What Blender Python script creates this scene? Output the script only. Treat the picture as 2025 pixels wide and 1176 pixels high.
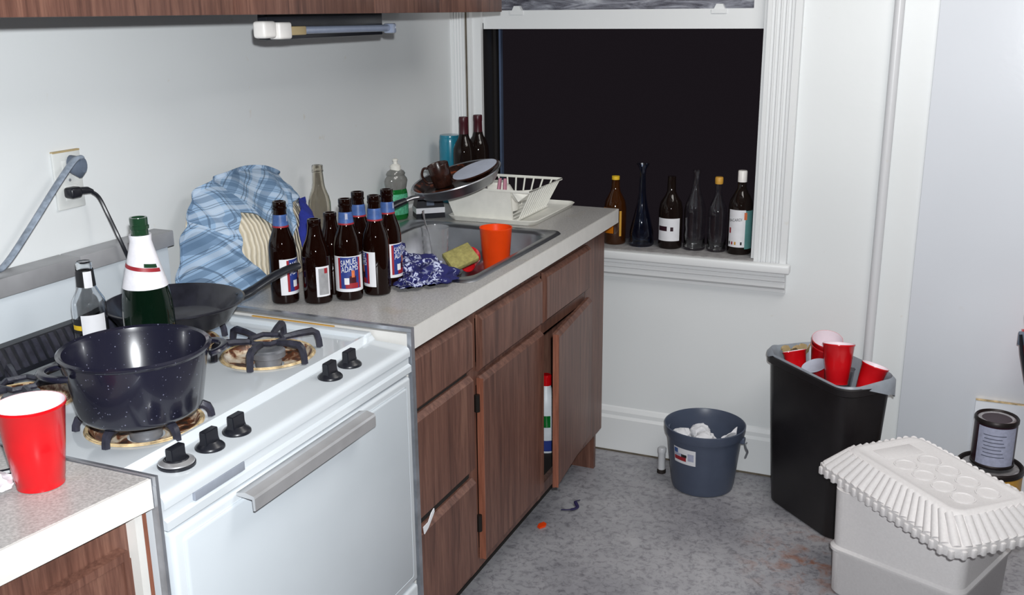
import bpy, bmesh, math, random
from mathutils import Vector, Matrix, noise

random.seed(7)
for o in list(bpy.data.objects):
    bpy.data.objects.remove(o)
S = bpy.context.scene
COL = S.collection
PI = math.pi
R = math.radians

# ------------------------------------------------------------------ camera
W_PX, H_PX = 2025, 1176
CAM = Vector((1.6147, -1.032, 1.5401))
yaw, pit, rol, FPX = 0.4101, 0.2760, -0.0093, 2001.5
F = Vector((-math.sin(yaw) * math.cos(pit), math.cos(yaw) * math.cos(pit), -math.sin(pit)))
Rt = F.cross(Vector((0, 0, 1))).normalized()
Up = Rt.cross(F)
R2 = math.cos(rol) * Rt + math.sin(rol) * Up
U2 = -math.sin(rol) * Rt + math.cos(rol) * Up
cd = bpy.data.cameras.new('camera')
cd.sensor_fit = 'HORIZONTAL'
cd.sensor_width = 36.0
cd.lens = 36.0 * FPX / W_PX
cd.clip_start = 0.02
cam = bpy.data.objects.new('camera', cd)
COL.objects.link(cam)
M = Matrix((R2, U2, -F)).transposed().to_4x4()
M.translation = CAM
cam.matrix_world = M
S.camera = cam

# ------------------------------------------------------------------ world, lights, exposure
w = bpy.data.worlds.new('night')
S.world = w
w.use_nodes = True
w.node_tree.nodes['Background'].inputs[0].default_value = (0.0085, 0.0066, 0.0085, 1)
w.node_tree.nodes['Background'].inputs[1].default_value = 1.0
S.view_settings.view_transform = 'Standard'
S.view_settings.look = 'None'
S.view_settings.exposure = 0.24
S.view_settings.gamma = 1.0
S.view_settings.use_curve_mapping = False


def light(name, kind, loc, energy, color, **kw):
    l = bpy.data.lights.new(name, kind)
    l.energy = energy
    l.color = color
    for k, v in kw.items():
        setattr(l, k, v)
    o = bpy.data.objects.new(name, l)
    COL.objects.link(o)
    o.location = loc
    return o


# the camera's flash, a hand's width above the lens, and an added soft fill below the ceiling
fl = light('camera_flash', 'SPOT', CAM + Vector((0.04, -0.01, 0.09)), 172, (0.95, 0.98, 1.0), shadow_soft_size=0.018, spot_size=R(92), spot_blend=0.6)
fl.rotation_euler = (F + Vector((0, 0, 0.10))).to_track_quat('-Z', 'Y').to_euler()
light('ceiling_fill', 'AREA', (1.80, 1.05, 2.42), 21, (1.0, 0.97, 0.93), shape='DISK', size=1.1)


# ------------------------------------------------------------------ materials
MATS = {}


def nt(name):
    m = bpy.data.materials.new(name)
    m.use_nodes = True
    t = m.node_tree
    b = t.nodes['Principled BSDF']
    MATS[name] = m
    return m, t, b


def lin(c):
    return tuple(((x / 255) / 12.92 if x / 255 <= 0.04045 else ((x / 255 + 0.055) / 1.055) ** 2.4) for x in c)


def N(t, typ, **kw):
    n = t.nodes.new(typ)
    for k, v in kw.items():
        setattr(n, k, v)
    return n


def coords(t, scale=(1, 1, 1), kind='Object', rot=(0, 0, 0)):
    tc = N(t, 'ShaderNodeTexCoord')
    mp = N(t, 'ShaderNodeMapping')
    mp.inputs['Scale'].default_value = scale
    mp.inputs['Rotation'].default_value = rot
    t.links.new(tc.outputs[kind], mp.inputs['Vector'])
    return mp.outputs['Vector']


def ntex(t, vec, scale, detail=3, rough=0.55, dist=0.0):
    n = N(t, 'ShaderNodeTexNoise')
    n.inputs['Scale'].default_value = scale
    n.inputs['Detail'].default_value = detail
    n.inputs['Roughness'].default_value = rough
    n.inputs['Distortion'].default_value = dist
    t.links.new(vec, n.inputs['Vector'])
    return n.outputs['Fac']


def ramp(t, fac, stops):
    r = N(t, 'ShaderNodeValToRGB')
    e = r.color_ramp.elements
    while len(e) < len(stops):
        e.new(0.5)
    for i, (p, c) in enumerate(stops):
        e[i].position = p
        e[i].color = (c[0], c[1], c[2], 1)
    t.links.new(fac, r.inputs[0])
    return r.outputs[0]


def mixc(t, fac, a, b, mode='MIX'):
    n = N(t, 'ShaderNodeMix', data_type='RGBA', blend_type=mode)
    for sock, v in ((n.inputs[0], fac), (n.inputs[6], a), (n.inputs[7], b)):
        if isinstance(v, (int, float)):
            sock.default_value = v
        elif isinstance(v, tuple):
            sock.default_value = (v[0], v[1], v[2], 1)
        else:
            t.links.new(v, sock)
    return n.outputs[2]


def bump(t, b, h, strength=0.3, dist=0.002):
    n = N(t, 'ShaderNodeBump')
    n.inputs['Strength'].default_value = strength
    n.inputs['Distance'].default_value = dist
    t.links.new(h, n.inputs['Height'])
    t.links.new(n.outputs[0], b.inputs['Normal'])


def mat(name, c, rough=0.5, metal=0.0, var=0.06, vscale=30.0, spec=0.5, coat=0.0, trans=0.0, ior=1.45, bmp=0.0, bscale=120.0,
        alpha=1.0, sss=0.0):
    """plain coloured material with a little procedural colour variation"""
    m, t, b = nt(name)
    v = coords(t)
    f = ntex(t, v, vscale)
    lo = tuple(x * (1 - var) for x in c)
    hi = tuple(min(1, x * (1 + var)) for x in c)
    t.links.new(ramp(t, f, [(0.3, lo), (0.7, hi)]), b.inputs['Base Color'])
    b.inputs['Roughness'].default_value = rough
    b.inputs['Metallic'].default_value = metal
    b.inputs['Specular IOR Level'].default_value = spec
    b.inputs['Coat Weight'].default_value = coat
    b.inputs['Coat Roughness'].default_value = 0.06
    b.inputs['Transmission Weight'].default_value = trans
    b.inputs['IOR'].default_value = ior
    b.inputs['Alpha'].default_value = alpha
    if sss:
        b.inputs['Subsurface Weight'].default_value = sss
        b.inputs['Subsurface Radius'].default_value = (0.01, 0.01, 0.01)
    if bmp:
        bump(t, b, ntex(t, v, bscale, 4), bmp)
    return m


def paint_mat(name, c, rough, stain=(0.60, 0.52, 0.38), amt=0.35):
    m, t, b = nt(name)
    v = coords(t)
    big = ntex(t, v, 1.6, 3)
    base = ramp(t, big, [(0.3, tuple(x * 0.95 for x in c)), (0.7, c)])
    sp = ntex(t, v, 22, 2)
    spots = ramp(t, sp, [(0.73, (0, 0, 0)), (0.80, (amt, amt, amt))])
    t.links.new(mixc(t, spots, base, stain), b.inputs['Base Color'])
    b.inputs['Roughness'].default_value = rough
    bump(t, b, ntex(t, v, 60, 4), 0.12)
    return m


def wood_mat(name, c1, c2, c3, axis='z', scale=1.0):
    m, t, b = nt(name)
    sc = {'z': (9, 9, 0.55), 'y': (9, 0.55, 9)}[axis]
    v = coords(t, tuple(s * scale for s in sc))
    f1 = ntex(t, v, 3.2, 5, 0.62, 1.6)
    v2 = coords(t, tuple(s * scale * 4 for s in sc))
    f2 = ntex(t, v2, 4.5, 4, 0.7, 0.4)
    a = ramp(t, f1, [(0.30, c1), (0.5, c2), (0.70, c3)])
    g = ramp(t, f2, [(0.35, (0.72, 0.70, 0.70)), (0.62, (1.05, 1.05, 1.05))])
    t.links.new(mixc(t, 1.0, a, g, 'MULTIPLY'), b.inputs['Base Color'])
    b.inputs['Roughness'].default_value = 0.42
    bump(t, b, f2, 0.10)
    return m


paint_mat('wall_paint', lin((227, 230, 231)), 0.42)
paint_mat('wall_paint_gloss', lin((222, 226, 233)), 0.22, amt=0.08)
paint_mat('trim_paint', lin((228, 230, 231)), 0.35, amt=0.25)
mat('ceiling_paint', (0.62, 0.62, 0.60), 0.8)
mat('wall_far_unlit', (0.13, 0.11, 0.10), 0.7)  # unseen walls coloured dark, as if unlit, to keep reflections deep
mat('sill_worn', lin((140, 138, 138)), 0.6, var=0.25, vscale=45, bmp=0.3)
mat('jamb_dark', (0.012, 0.010, 0.010), 0.6)
mat('storm_metal', (0.16, 0.22, 0.36), 0.35, metal=0.6)
mat('dull_brown', lin((96, 88, 76)), 0.8, var=0.3)  # dull brown for the thin floor line and the casing gap
wood_mat('laminate', lin((84, 55, 46)), lin((110, 75, 63)), lin((131, 94, 79)))
wood_mat('laminate_edge', lin((120, 72, 55)), lin((142, 88, 68)), lin((150, 98, 78)))
mat('hollow_shade', (0.020, 0.016, 0.014), 0.9)  # near-black colour that paints shade into gaps and recesses
mat('hinge_metal', (0.02, 0.017, 0.015), 0.4, metal=0.5)
mat('white_edge', lin((216, 214, 210)), 0.35, var=0.03)
mat('enamel', lin((206, 212, 217)), 0.16, var=0.015, vscale=6, coat=0.5)
mat('enamel_panel', lin((199, 206, 212)), 0.2, var=0.02, vscale=6, coat=0.4)
mat('chrome', (0.66, 0.66, 0.67), 0.38, metal=0.75, var=0.1, vscale=14)
mat('steel_strip', (0.46, 0.48, 0.52), 0.36, metal=0.85, var=0.2, vscale=25)
mat('ledge_metal', lin((160, 160, 163)), 0.42, metal=0.25, var=0.12, vscale=12)
mat('stainless', (0.42, 0.43, 0.46), 0.34, metal=1.0, var=0.15, vscale=10)
mat('burner_alu', lin((150, 152, 158)), 0.4, metal=0.6, var=0.2)
mat('black_plastic', (0.012, 0.013, 0.018), 0.32, var=0.2)
mat('cast_iron', (0.028, 0.028, 0.042), 0.42, var=0.35, vscale=60, bmp=0.3)
mat('bin_plastic', (0.010, 0.008, 0.009), 0.42, var=0.2)
mat('red_plastic', lin((206, 14, 24)), 0.25, var=0.04, coat=0.25)
mat('cup_white', lin((238, 225, 232)), 0.4, var=0.02)
mat('orange_plastic', lin((242, 74, 18)), 0.3, var=0.04, sss=0.15)
mat('white_plastic', lin((228, 226, 218)), 0.35, var=0.03)
mat('rack_plastic', lin((229, 228, 220)), 0.4, var=0.05)
mat('tan_plastic', lin((178, 158, 118)), 0.5)
mat('tube_glass', lin((150, 160, 182)), 0.12, var=0.05, coat=0.6)
mat('lamp_white', lin((244, 240, 236)), 0.35)
mat('outlet_plastic', lin((214, 216, 214)), 0.35, var=0.03)
mat('grey_rubber', lin((132, 142, 156)), 0.5, var=0.35, vscale=70)
mat('nameplate_grey', lin((150, 156, 168)), 0.4, metal=0.2)
mat('grey_plug', lin((92, 102, 118)), 0.5, var=0.2)
mat('bucket_plastic', lin((72, 80, 98)), 0.36, var=0.05)
mat('label_white', lin((222, 222, 226)), 0.5, var=0.04)
mat('label_silver', lin((150, 150, 152)), 0.45, var=0.15, vscale=60)
mat('label_blue', lin((40, 58, 128)), 0.45, var=0.08)
mat('label_neck_blue', lin((62, 90, 146)), 0.4, var=0.2, vscale=120)
mat('label_red', lin((150, 34, 44)), 0.5)
mat('label_orange', lin((206, 112, 70)), 0.5, var=0.2, vscale=150)
mat('label_black', (0.012, 0.012, 0.014), 0.45)
mat('label_yellow', lin((226, 186, 40)), 0.5)
mat('label_gold', lin((200, 150, 60)), 0.45)
mat('ink', lin((84, 88, 104)), 0.6)
mat('foil_white', lin((232, 230, 236)), 0.4, var=0.06, vscale=60, bmp=0.3)
mat('foil_wine', lin((64, 16, 26)), 0.38)
mat('glass_amber', (0.007, 0.0018, 0.001), 0.03, spec=0.4)
mat('glass_wine', (0.010, 0.006, 0.005), 0.03, spec=0.4)
mat('glass_green', (0.002, 0.008, 0.004), 0.03, spec=0.4)
mat('glass_green_neck', (0.014, 0.045, 0.022), 0.06, coat=0.5)
mat('glass_whisky', (0.050, 0.014, 0.002), 0.05, coat=0.5, trans=0.25)
mat('liquor_amber', lin((176, 98, 16)), 0.2)
mat('teal_plastic', lin((30, 122, 146)), 0.25, var=0.1, coat=0.4)
mat('styrofoam', lin((216, 213, 213)), 0.6, var=0.03, vscale=160, bmp=0.25, bscale=220, sss=0.2)
mat('paper_white', lin((226, 226, 230)), 0.8, var=0.05, bmp=0.2)
mat('can_steel', (0.34, 0.33, 0.34), 0.45, metal=0.35, var=0.3, vscale=60)
mat('can_rim_dark', lin((40, 34, 34)), 0.4, metal=0.4)
mat('can_maroon', lin((44, 18, 30)), 0.4)
mat('can_label', lin((164, 168, 190)), 0.5, var=0.12, vscale=90)
mat('can_ochre', lin((196, 146, 58)), 0.45, var=0.12, vscale=30)
mat('bag_grey', lin((172, 180, 190)), 0.3, var=0.1, trans=0.25, alpha=0.9)
mat('soap_green', lin((18, 118, 48)), 0.12, coat=0.5, trans=0.2)
mat('soap_clear', lin((150, 150, 146)), 0.12, coat=0.5, trans=0.45)
mat('teal_label', lin((86, 136, 134)), 0.5, var=0.1)
mat('soap_label', lin((90, 180, 140)), 0.5, var=0.3, vscale=120)
mat('bleach_white', lin((226, 232, 238)), 0.4)
mat('scrap_purple', lin((38, 30, 74)), 0.7)
mat('pink_handle', lin((188, 128, 146)), 0.4)
mat('foam_plate', lin((184, 190, 206)), 0.5)
mat('sponge_yellow', lin((158, 150, 92)), 0.95, var=0.22, vscale=90, bmp=0.8, bscale=160)
mat('brown_mug', lin((48, 26, 20)), 0.25, var=0.5, vscale=40, coat=0.3)
mat('rubber_foot', (0.02, 0.014, 0.012), 0.6)
paint_mat('pipe_paint', lin((216, 217, 220)), 0.34, amt=0.2)


def clear_glass(name, c=(1, 1, 1), rough=0.02):
    m, t, b = nt(name)
    v = coords(t)
    f = ntex(t, v, 40)
    t.links.new(ramp(t, f, [(0.3, tuple(x * 0.92 for x in c)), (0.7, c)]), b.inputs['Base Color'])
    b.inputs['Roughness'].default_value = rough
    b.inputs['Transmission Weight'].default_value = 1.0
    b.inputs['IOR'].default_value = 1.46
    return m


clear_glass('glass_clear', (0.92, 0.94, 0.96))
mat('tumbler_plastic', (0.75, 0.76, 0.78), 0.12, trans=0.8, var=0.05)
clear_glass('glass_blue', (0.45, 0.55, 0.75))
clear_glass('glass_smoke', (0.80, 0.76, 0.68))


def floor_mat():
    m, t, b = nt('floor_vinyl')
    v = coords(t)
    base = ramp(t, ntex(t, v, 3.0, 5, 0.6), [(0.32, lin((132, 132, 138))), (0.68, lin((172, 171, 175)))])
    marb = ntex(t, v, 46, 6, 0.75, 0.5)
    fl = ramp(t, marb, [(0.36, (0.40, 0.39, 0.42)), (0.52, (1, 1, 1))])
    c = mixc(t, 0.75, base, fl, 'MULTIPLY')
    scuff = ramp(t, ntex(t, v, 9, 4, 0.65, 2.0), [(0.62, (0, 0, 0)), (0.75, (0.55, 0.55, 0.55))])
    c = mixc(t, scuff, c, lin((92, 86, 86)))
    # rust stains by the cooler and the bin
    d = N(t, 'ShaderNodeVectorMath', operation='DISTANCE')
    tc = N(t, 'ShaderNodeTexCoord')
    t.links.new(tc.outputs['Object'], d.inputs[0])
    d.inputs[1].default_value = (1.36, 1.70, 0)
    near = ramp(t, d.outputs['Value'], [(0.04, (1, 1, 1)), (0.24, (0, 0, 0))])
    rn = ramp(t, ntex(t, v, 18, 4, 0.6, 0.5), [(0.48, (0, 0, 0)), (0.66, (0.8, 0.8, 0.8))])
    c = mixc(t, mixc(t, 1.0, near, rn, 'MULTIPLY'), c, lin((150, 96, 66)))
    t.links.new(c, b.inputs['Base Color'])
    b.inputs['Roughness'].default_value = 0.45
    bump(t, b, marb, 0.12)


floor_mat()


def counter_mat():
    m, t, b = nt('counter_laminate')
    v = coords(t)
    a = ramp(t, ntex(t, v, 240, 2), [(0.35, lin((160, 158, 156))), (0.65, lin((188, 186, 184)))])
    st = ramp(t, ntex(t, v, 9, 3), [(0.60, (0, 0, 0)), (0.78, (0.35, 0.35, 0.35))])
    t.links.new(mixc(t, st, a, lin((170, 154, 128))), b.inputs['Base Color'])
    b.inputs['Roughness'].default_value = 0.32


counter_mat()


def speckle_mat():
    m, t, b = nt('speckled_enamel')
    v = coords(t)
    vo = N(t, 'ShaderNodeTexVoronoi')
    vo.inputs['Scale'].default_value = 150
    t.links.new(v, vo.inputs['Vector'])
    sp = ramp(t, vo.outputs['Distance'], [(0.10, (1, 1, 1)), (0.20, (0, 0, 0))])
    sel = ramp(t, ntex(t, v, 70, 2), [(0.50, (0, 0, 0)), (0.60, (0.8, 0.8, 0.8))])
    k = mixc(t, 1.0, sp, sel, 'MULTIPLY')
    t.links.new(mixc(t, k, (0.012, 0.012, 0.024), (0.22, 0.23, 0.32)), b.inputs['Base Color'])
    b.inputs['Roughness'].default_value = 0.22
    b.inputs['Coat Weight'].default_value = 0.3


speckle_mat()
mat('pan_nonstick', (0.018, 0.018, 0.026), 0.3, var=0.3, vscale=40, coat=0.2)


def burnt_mat():
    m, t, b = nt('burnt_bowl')
    v = coords(t)
    f = ntex(t, v, 36, 4, 0.6, 0.6)
    t.links.new(ramp(t, f, [(0.36, (0.02, 0.012, 0.008)), (0.47, lin((110, 60, 30))), (0.56, lin((196, 176, 150))),
                            (0.75, lin((222, 218, 208)))]), b.inputs['Base Color'])
    b.inputs['Roughness'].default_value = 0.35


burnt_mat()
mat('rust_rim', lin((196, 172, 130)), 0.5, var=0.5, vscale=60)


def skillet_mat():
    m, t, b = nt('skillet_inside')
    v = coords(t)
    f = ntex(t, v, 26, 4, 0.6, 0.8)
    t.links.new(ramp(t, f, [(0.40, (0.010, 0.006, 0.006)), (0.56, (0.03, 0.012, 0.008)), (0.66, lin((120, 58, 34)))]),
                b.inputs['Base Color'])
    b.inputs['Roughness'].default_value = 0.25


skillet_mat()


def plaid_mat():
    m, t, b = nt('plaid_cotton')
    tc = N(t, 'ShaderNodeTexCoord')
    sx = N(t, 'ShaderNodeSeparateXYZ')
    t.links.new(tc.outputs['UV'], sx.inputs[0])

    def stripe(sock, center, width):
        fr = N(t, 'ShaderNodeMath', operation='FRACT')
        t.links.new(sock, fr.inputs[0])
        c = N(t, 'ShaderNodeMath', operation='COMPARE')
        t.links.new(fr.outputs[0], c.inputs[0])
        c.inputs[1].default_value = center
        c.inputs[2].default_value = width / 2
        return c.outputs[0]

    col = None
    base = lin((146, 174, 204))
    for ax in ('X', 'Y'):
        s = sx.outputs[ax]
        band = stripe(s, 0.22, 0.24)
        a = N(t, 'ShaderNodeMath', operation='MULTIPLY')
        t.links.new(band, a.inputs[0])
        a.inputs[1].default_value = 0.55
        col = mixc(t, a.outputs[0], col if col is not None else base, lin((78, 106, 136)))
        pale = stripe(s, 0.62, 0.20)
        a = N(t, 'ShaderNodeMath', operation='MULTIPLY')
        t.links.new(pale, a.inputs[0])
        a.inputs[1].default_value = 0.45
        col = mixc(t, a.outputs[0], col, lin((196, 208, 222)))
        for c0 in (0.44, 0.80, 0.90):
            ln = stripe(s, c0, 0.030)
            a = N(t, 'ShaderNodeMath', operation='MULTIPLY')
            t.links.new(ln, a.inputs[0])
            a.inputs[1].default_value = 0.6
            col = mixc(t, a.outputs[0], col, lin((60, 76, 96)))
    t.links.new(col, b.inputs['Base Color'])
    b.inputs['Roughness'].default_value = 0.9
    bump(t, b, ntex(t, coords(t), 500, 2), 0.2)


plaid_mat()


def terry_mat():
    m, t, b = nt('cream_terry')
    v = coords(t)
    wv = N(t, 'ShaderNodeTexWave', wave_type='BANDS', bands_direction='Y')
    wv.inputs['Scale'].default_value = 26
    wv.inputs['Distortion'].default_value = 3.0
    t.links.new(v, wv.inputs['Vector'])
    t.links.new(ramp(t, wv.outputs['Fac'], [(0.1, lin((196, 184, 160))), (0.8, lin((226, 216, 196)))]), b.inputs['Base Color'])
    b.inputs['Roughness'].default_value = 0.95
    bump(t, b, wv.outputs['Fac'], 0.7, 0.004)


terry_mat()


def bandana_mat(name, density):
    m, t, b = nt(name)
    v = coords(t)
    f = ntex(t, v, 80, 2, 0.5, 1.4)
    p = ramp(t, f, [(0.53, (0, 0, 0)), (0.57, (1, 1, 1))])
    sel = ramp(t, ntex(t, v, 13, 1), [(density, (0, 0, 0)), (density + 0.06, (0.9, 0.9, 0.9))])
    t.links.new(mixc(t, mixc(t, 1.0, p, sel, 'MULTIPLY'), lin((22, 24, 88)), lin((190, 196, 222))), b.inputs['Base Color'])
    b.inputs['Roughness'].default_value = 0.85


bandana_mat('bandana_print', 0.46)
mat('blue_cloth', lin((34, 46, 136)), 0.9, var=0.15, vscale=40, bmp=0.5, bscale=300)


def pane_mat():
    m, t, b = nt('dirty_pane')
    v = coords(t, (2.2, 1, 16))
    f = ntex(t, v, 3.0, 5, 0.65, 0.8)
    t.links.new(ramp(t, f, [(0.35, (0.10, 0.10, 0.13)), (0.55, (0.30, 0.31, 0.36)), (0.7, (0.55, 0.57, 0.62))]), b.inputs['Base Color'])
    b.inputs['Roughness'].default_value = 0.15
    t.links.new(ramp(t, f, [(0.35, (0.35, 0.35, 0.35)), (0.65, (0.9, 0.9, 0.9))]), b.inputs['Alpha'])


pane_mat()

# ------------------------------------------------------------------ geometry helpers


def add_box(bm, x0, x1, y0, y1, z0, z1, bev=0.0, seg=2):
    r = bmesh.ops.create_cube(bm, size=1.0)
    vs = r['verts']
    for v in vs:
        v.co = Vector((x0 + (v.co.x + 0.5) * (x1 - x0), y0 + (v.co.y + 0.5) * (y1 - y0), z0 + (v.co.z + 0.5) * (z1 - z0)))
    if bev > 0:
        es = set()
        for v in vs:
            es.update(v.link_edges)
        bmesh.ops.bevel(bm, geom=list(es), offset=bev, segments=seg, profile=0.5, affect='EDGES')
    return bm


def box(x0, x1, y0, y1, z0, z1, bev=0.0, seg=2):
    return add_box(bmesh.new(), x0, x1, y0, y1, z0, z1, bev, seg)


def add_lathe(bm, prof, n=32, center=(0, 0, 0)):
    c = Vector(center)
    rings = []
    for r, z in prof:
        if r <= 1e-6:
            rings.append([bm.verts.new(c + Vector((0, 0, z)))])
        else:
            rings.append([bm.verts.new(c + Vector((r * math.cos(2 * PI * i / n), r * math.sin(2 * PI * i / n), z))) for i in range(n)])
    for a, b in zip(rings, rings[1:]):
        for i in range(n):
            j = (i + 1) % n
            if len(a) == 1 and len(b) == 1:
                continue
            if len(a) == 1:
                bm.faces.new((a[0], b[j], b[i]))
            elif len(b) == 1:
                bm.faces.new((a[i], a[j], b[0]))
            else:
                bm.faces.new((a[i], a[j], b[j], b[i]))
    return bm


def lathe(prof, n=32, center=(0, 0, 0)):
    bm = add_lathe(bmesh.new(), prof, n, center)
    bmesh.ops.recalc_face_normals(bm, faces=bm.faces)
    return bm


def add_tube(bm, pts, r, n=8, closed=False, flat=1.0):
    P = [Vector(p) for p in pts]
    k = len(P)
    rs = r if isinstance(r, (list, tuple)) else [r] * k
    rings = []
    prev = None
    for i in range(k):
        if closed:
            d = P[(i + 1) % k] - P[i - 1]
        else:
            d = P[min(i + 1, k - 1)] - P[max(i - 1, 0)]
        d.normalize()
        if prev is None:
            a = Vector((0, 0, 1)) if abs(d.z) < 0.9 else Vector((1, 0, 0))
            u = d.cross(a).normalized()
        else:
            u = (prev - d * prev.dot(d)).normalized()
        prev = u
        v = d.cross(u)
        rings.append([bm.verts.new(P[i] + rs[i] * (math.cos(2 * PI * j / n) * u + flat * math.sin(2 * PI * j / n) * v)) for j in range(n)])
    m = k if closed else k - 1
    for i in range(m):
        a, b = rings[i], rings[(i + 1) % k]
        for j in range(n):
            bm.faces.new((a[j], a[(j + 1) % n], b[(j + 1) % n], b[j]))
    if not closed:
        bm.faces.new(rings[0][::-1])
        bm.faces.new(rings[-1])
    return bm


def tube(pts, r, n=8, closed=False, flat=1.0):
    return add_tube(bmesh.new(), pts, r, n, closed, flat)


def smooth_path(pts, k=8):
    """Catmull-Rom through the points"""
    P = [Vector(p) for p in pts]
    P = [2 * P[0] - P[1]] + P + [2 * P[-1] - P[-2]]
    out = []
    for i in range(1, len(P) - 2):
        for s in range(k):
            t = s / k
            a, b, c, d = P[i - 1], P[i], P[i + 1], P[i + 2]
            out.append(0.5 * ((2 * b) + (c - a) * t + (2 * a - 5 * b + 4 * c - d) * t * t + (3 * b - a - 3 * c + d) * t ** 3))
    out.append(P[-2])
    return out


def add_prism(bm, poly, axis, a, b):
    """closed polygon (2-D) extruded along an axis from a to b"""
    def P(p, h):
        return {'x': (h, p[0], p[1]), 'y': (p[0], h, p[1]), 'z': (p[0], p[1], h)}[axis]
    A = [bm.verts.new(P(p, a)) for p in poly]
    B = [bm.verts.new(P(p, b)) for p in poly]
    n = len(poly)
    bm.faces.new(A)
    bm.faces.new(B[::-1])
    for i in range(n):
        j = (i + 1) % n
        bm.faces.new((A[i], B[i], B[j], A[j]))
    bmesh.ops.recalc_face_normals(bm, faces=bm.faces)
    return bm


def prism(poly, axis, a, b):
    return add_prism(bmesh.new(), poly, axis, a, b)


def ring_prism(bm, outer, inner, axis, a, b):
    """frame between two closed outlines with the same number of points"""
    def P(p, h):
        return {'x': (h, p[0], p[1]), 'y': (p[0], h, p[1]), 'z': (p[0], p[1], h)}[axis]
    n = len(outer)
    L = [[bm.verts.new(P(p, h)) for p in poly] for poly, h in ((outer, a), (inner, a), (outer, b), (inner, b))]
    for i in range(n):
        j = (i + 1) % n
        bm.faces.new((L[0][i], L[0][j], L[1][j], L[1][i]))
        bm.faces.new((L[2][i], L[3][i], L[3][j], L[2][j]))
        bm.faces.new((L[0][i], L[2][i], L[2][j], L[0][j]))
        bm.faces.new((L[1][i], L[1][j], L[3][j], L[3][i]))
    bmesh.ops.recalc_face_normals(bm, faces=bm.faces)
    return bm


def rect(x0, x1, y0, y1):
    return [(x0, y0), (x1, y0), (x1, y1), (x0, y1)]


def rrect(x0, x1, y0, y1, r, k=5):
    out = []
    for cx, cy, a0 in ((x1 - r, y1 - r, 0), (x0 + r, y1 - r, 90), (x0 + r, y0 + r, 180), (x1 - r, y0 + r, 270)):
        for i in range(k + 1):
            a = R(a0 + 90 * i / k)
            out.append((cx + r * math.cos(a), cy + r * math.sin(a)))
    return out


def loft(bm, loops, cap0=True, cap1=True):
    L = [[bm.verts.new(p) for p in lp] for lp in loops]
    n = len(L[0])
    for a, b in zip(L, L[1:]):
        for i in range(n):
            j = (i + 1) % n
            bm.faces.new((a[i], a[j], b[j], b[i]))
    if cap0:
        bm.faces.new(L[0][::-1])
    if cap1:
        bm.faces.new(L[-1])
    bmesh.ops.recalc_face_normals(bm, faces=bm.faces)
    return bm


def arc_patch(r, a0, a1, z0, z1, n=14, c=(0, 0)):
    """curved label patch on a cylinder of radius r (degrees)"""
    bm = bmesh.new()
    rows = []
    for z in (z0, z1):
        rows.append([bm.verts.new((c[0] + r * math.cos(R(a0 + (a1 - a0) * i / n)), c[1] + r * math.sin(R(a0 + (a1 - a0) * i / n)), z))
                     for i in range(n + 1)])
    for i in range(n):
        bm.faces.new((rows[0][i], rows[0][i + 1], rows[1][i + 1], rows[1][i]))
    return bm


def grid_surface(f, nu, nv, uvf=None, thick=0.0):
    bm = bmesh.new()
    V = [[bm.verts.new(f(i / nu, j / nv)) for j in range(nv + 1)] for i in range(nu + 1)]
    uv = bm.loops.layers.uv.new('UVMap')
    for i in range(nu):
        for j in range(nv):
            fc = bm.faces.new((V[i][j], V[i + 1][j], V[i + 1][j + 1], V[i][j + 1]))
            if uvf:
                for l, (a, b) in zip(fc.loops, ((i, j), (i + 1, j), (i + 1, j + 1), (i, j + 1))):
                    l[uv].uv = uvf(a / nu, b / nv, (i + 0.5) / nu)
    bmesh.ops.recalc_face_normals(bm, faces=bm.faces)
    if thick:
        bmesh.ops.solidify(bm, geom=bm.faces[:], thickness=thick)
    return bm


def blob(c, rad, amp, fr, seed=0, sub=3, flatten=None):
    bm = bmesh.new()
    bmesh.ops.create_icosphere(bm, subdivisions=sub, radius=1.0)
    for v in bm.verts:
        d = v.co.copy()
        k = 1 + amp * noise.noise(d * fr + Vector((seed * 7.3, seed * 3.1, 0)))
        v.co = Vector((c[0] + d.x * rad[0] * k, c[1] + d.y * rad[1] * k, c[2] + d.z * rad[2] * k))
        if flatten is not None and v.co.z < flatten:
            v.co.z = flatten
    return bm


def obj(name, bm, m, parent=None, smooth=None, world=True, label=None):
    """one mesh object; when it has a parent the shape is given in world space"""
    if parent is not None and world:
        mt = parent.matrix_basis.copy()
        q = parent.parent
        while q is not None:
            mt = q.matrix_basis @ mt
            q = q.parent
        bm.transform(mt.inverted())
    me = bpy.data.meshes.new(name)
    bm.to_mesh(me)
    bm.free()
    if smooth is None:
        smooth = 40
    if smooth:
        for p in me.polygons:
            p.use_smooth = True
        try:
            me.set_sharp_from_angle(angle=R(smooth))
        except Exception:
            pass
    me.materials.append(MATS[m])
    o = bpy.data.objects.new(name, me)
    COL.objects.link(o)
    if parent is not None:
        o.parent = parent
    if label:
        o['label'] = label
    return o


def tag(o, label, cat, group=None):
    o['label'] = label
    o['category'] = cat
    if group:
        o['group'] = group
    return o


def thing(name, label, cat, loc=(0, 0, 0), rz=0.0, group=None):
    o = bpy.data.objects.new(name, None)
    COL.objects.link(o)
    o.empty_display_size = 0.05
    o.location = loc
    o.rotation_euler = (0, 0, rz)
    return tag(o, label, cat, group)


def struct(name, bm, m, label=None, smooth=None):
    o = obj(name, bm, m, None, smooth)
    o['kind'] = 'structure'
    if label:
        o['label'] = label
    return o


def copy_tree(o, parent=None):
    c = o.copy()
    COL.objects.link(c)
    c.parent = parent
    for ch in list(o.children):
        copy_tree(ch, c)
    return c


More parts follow.
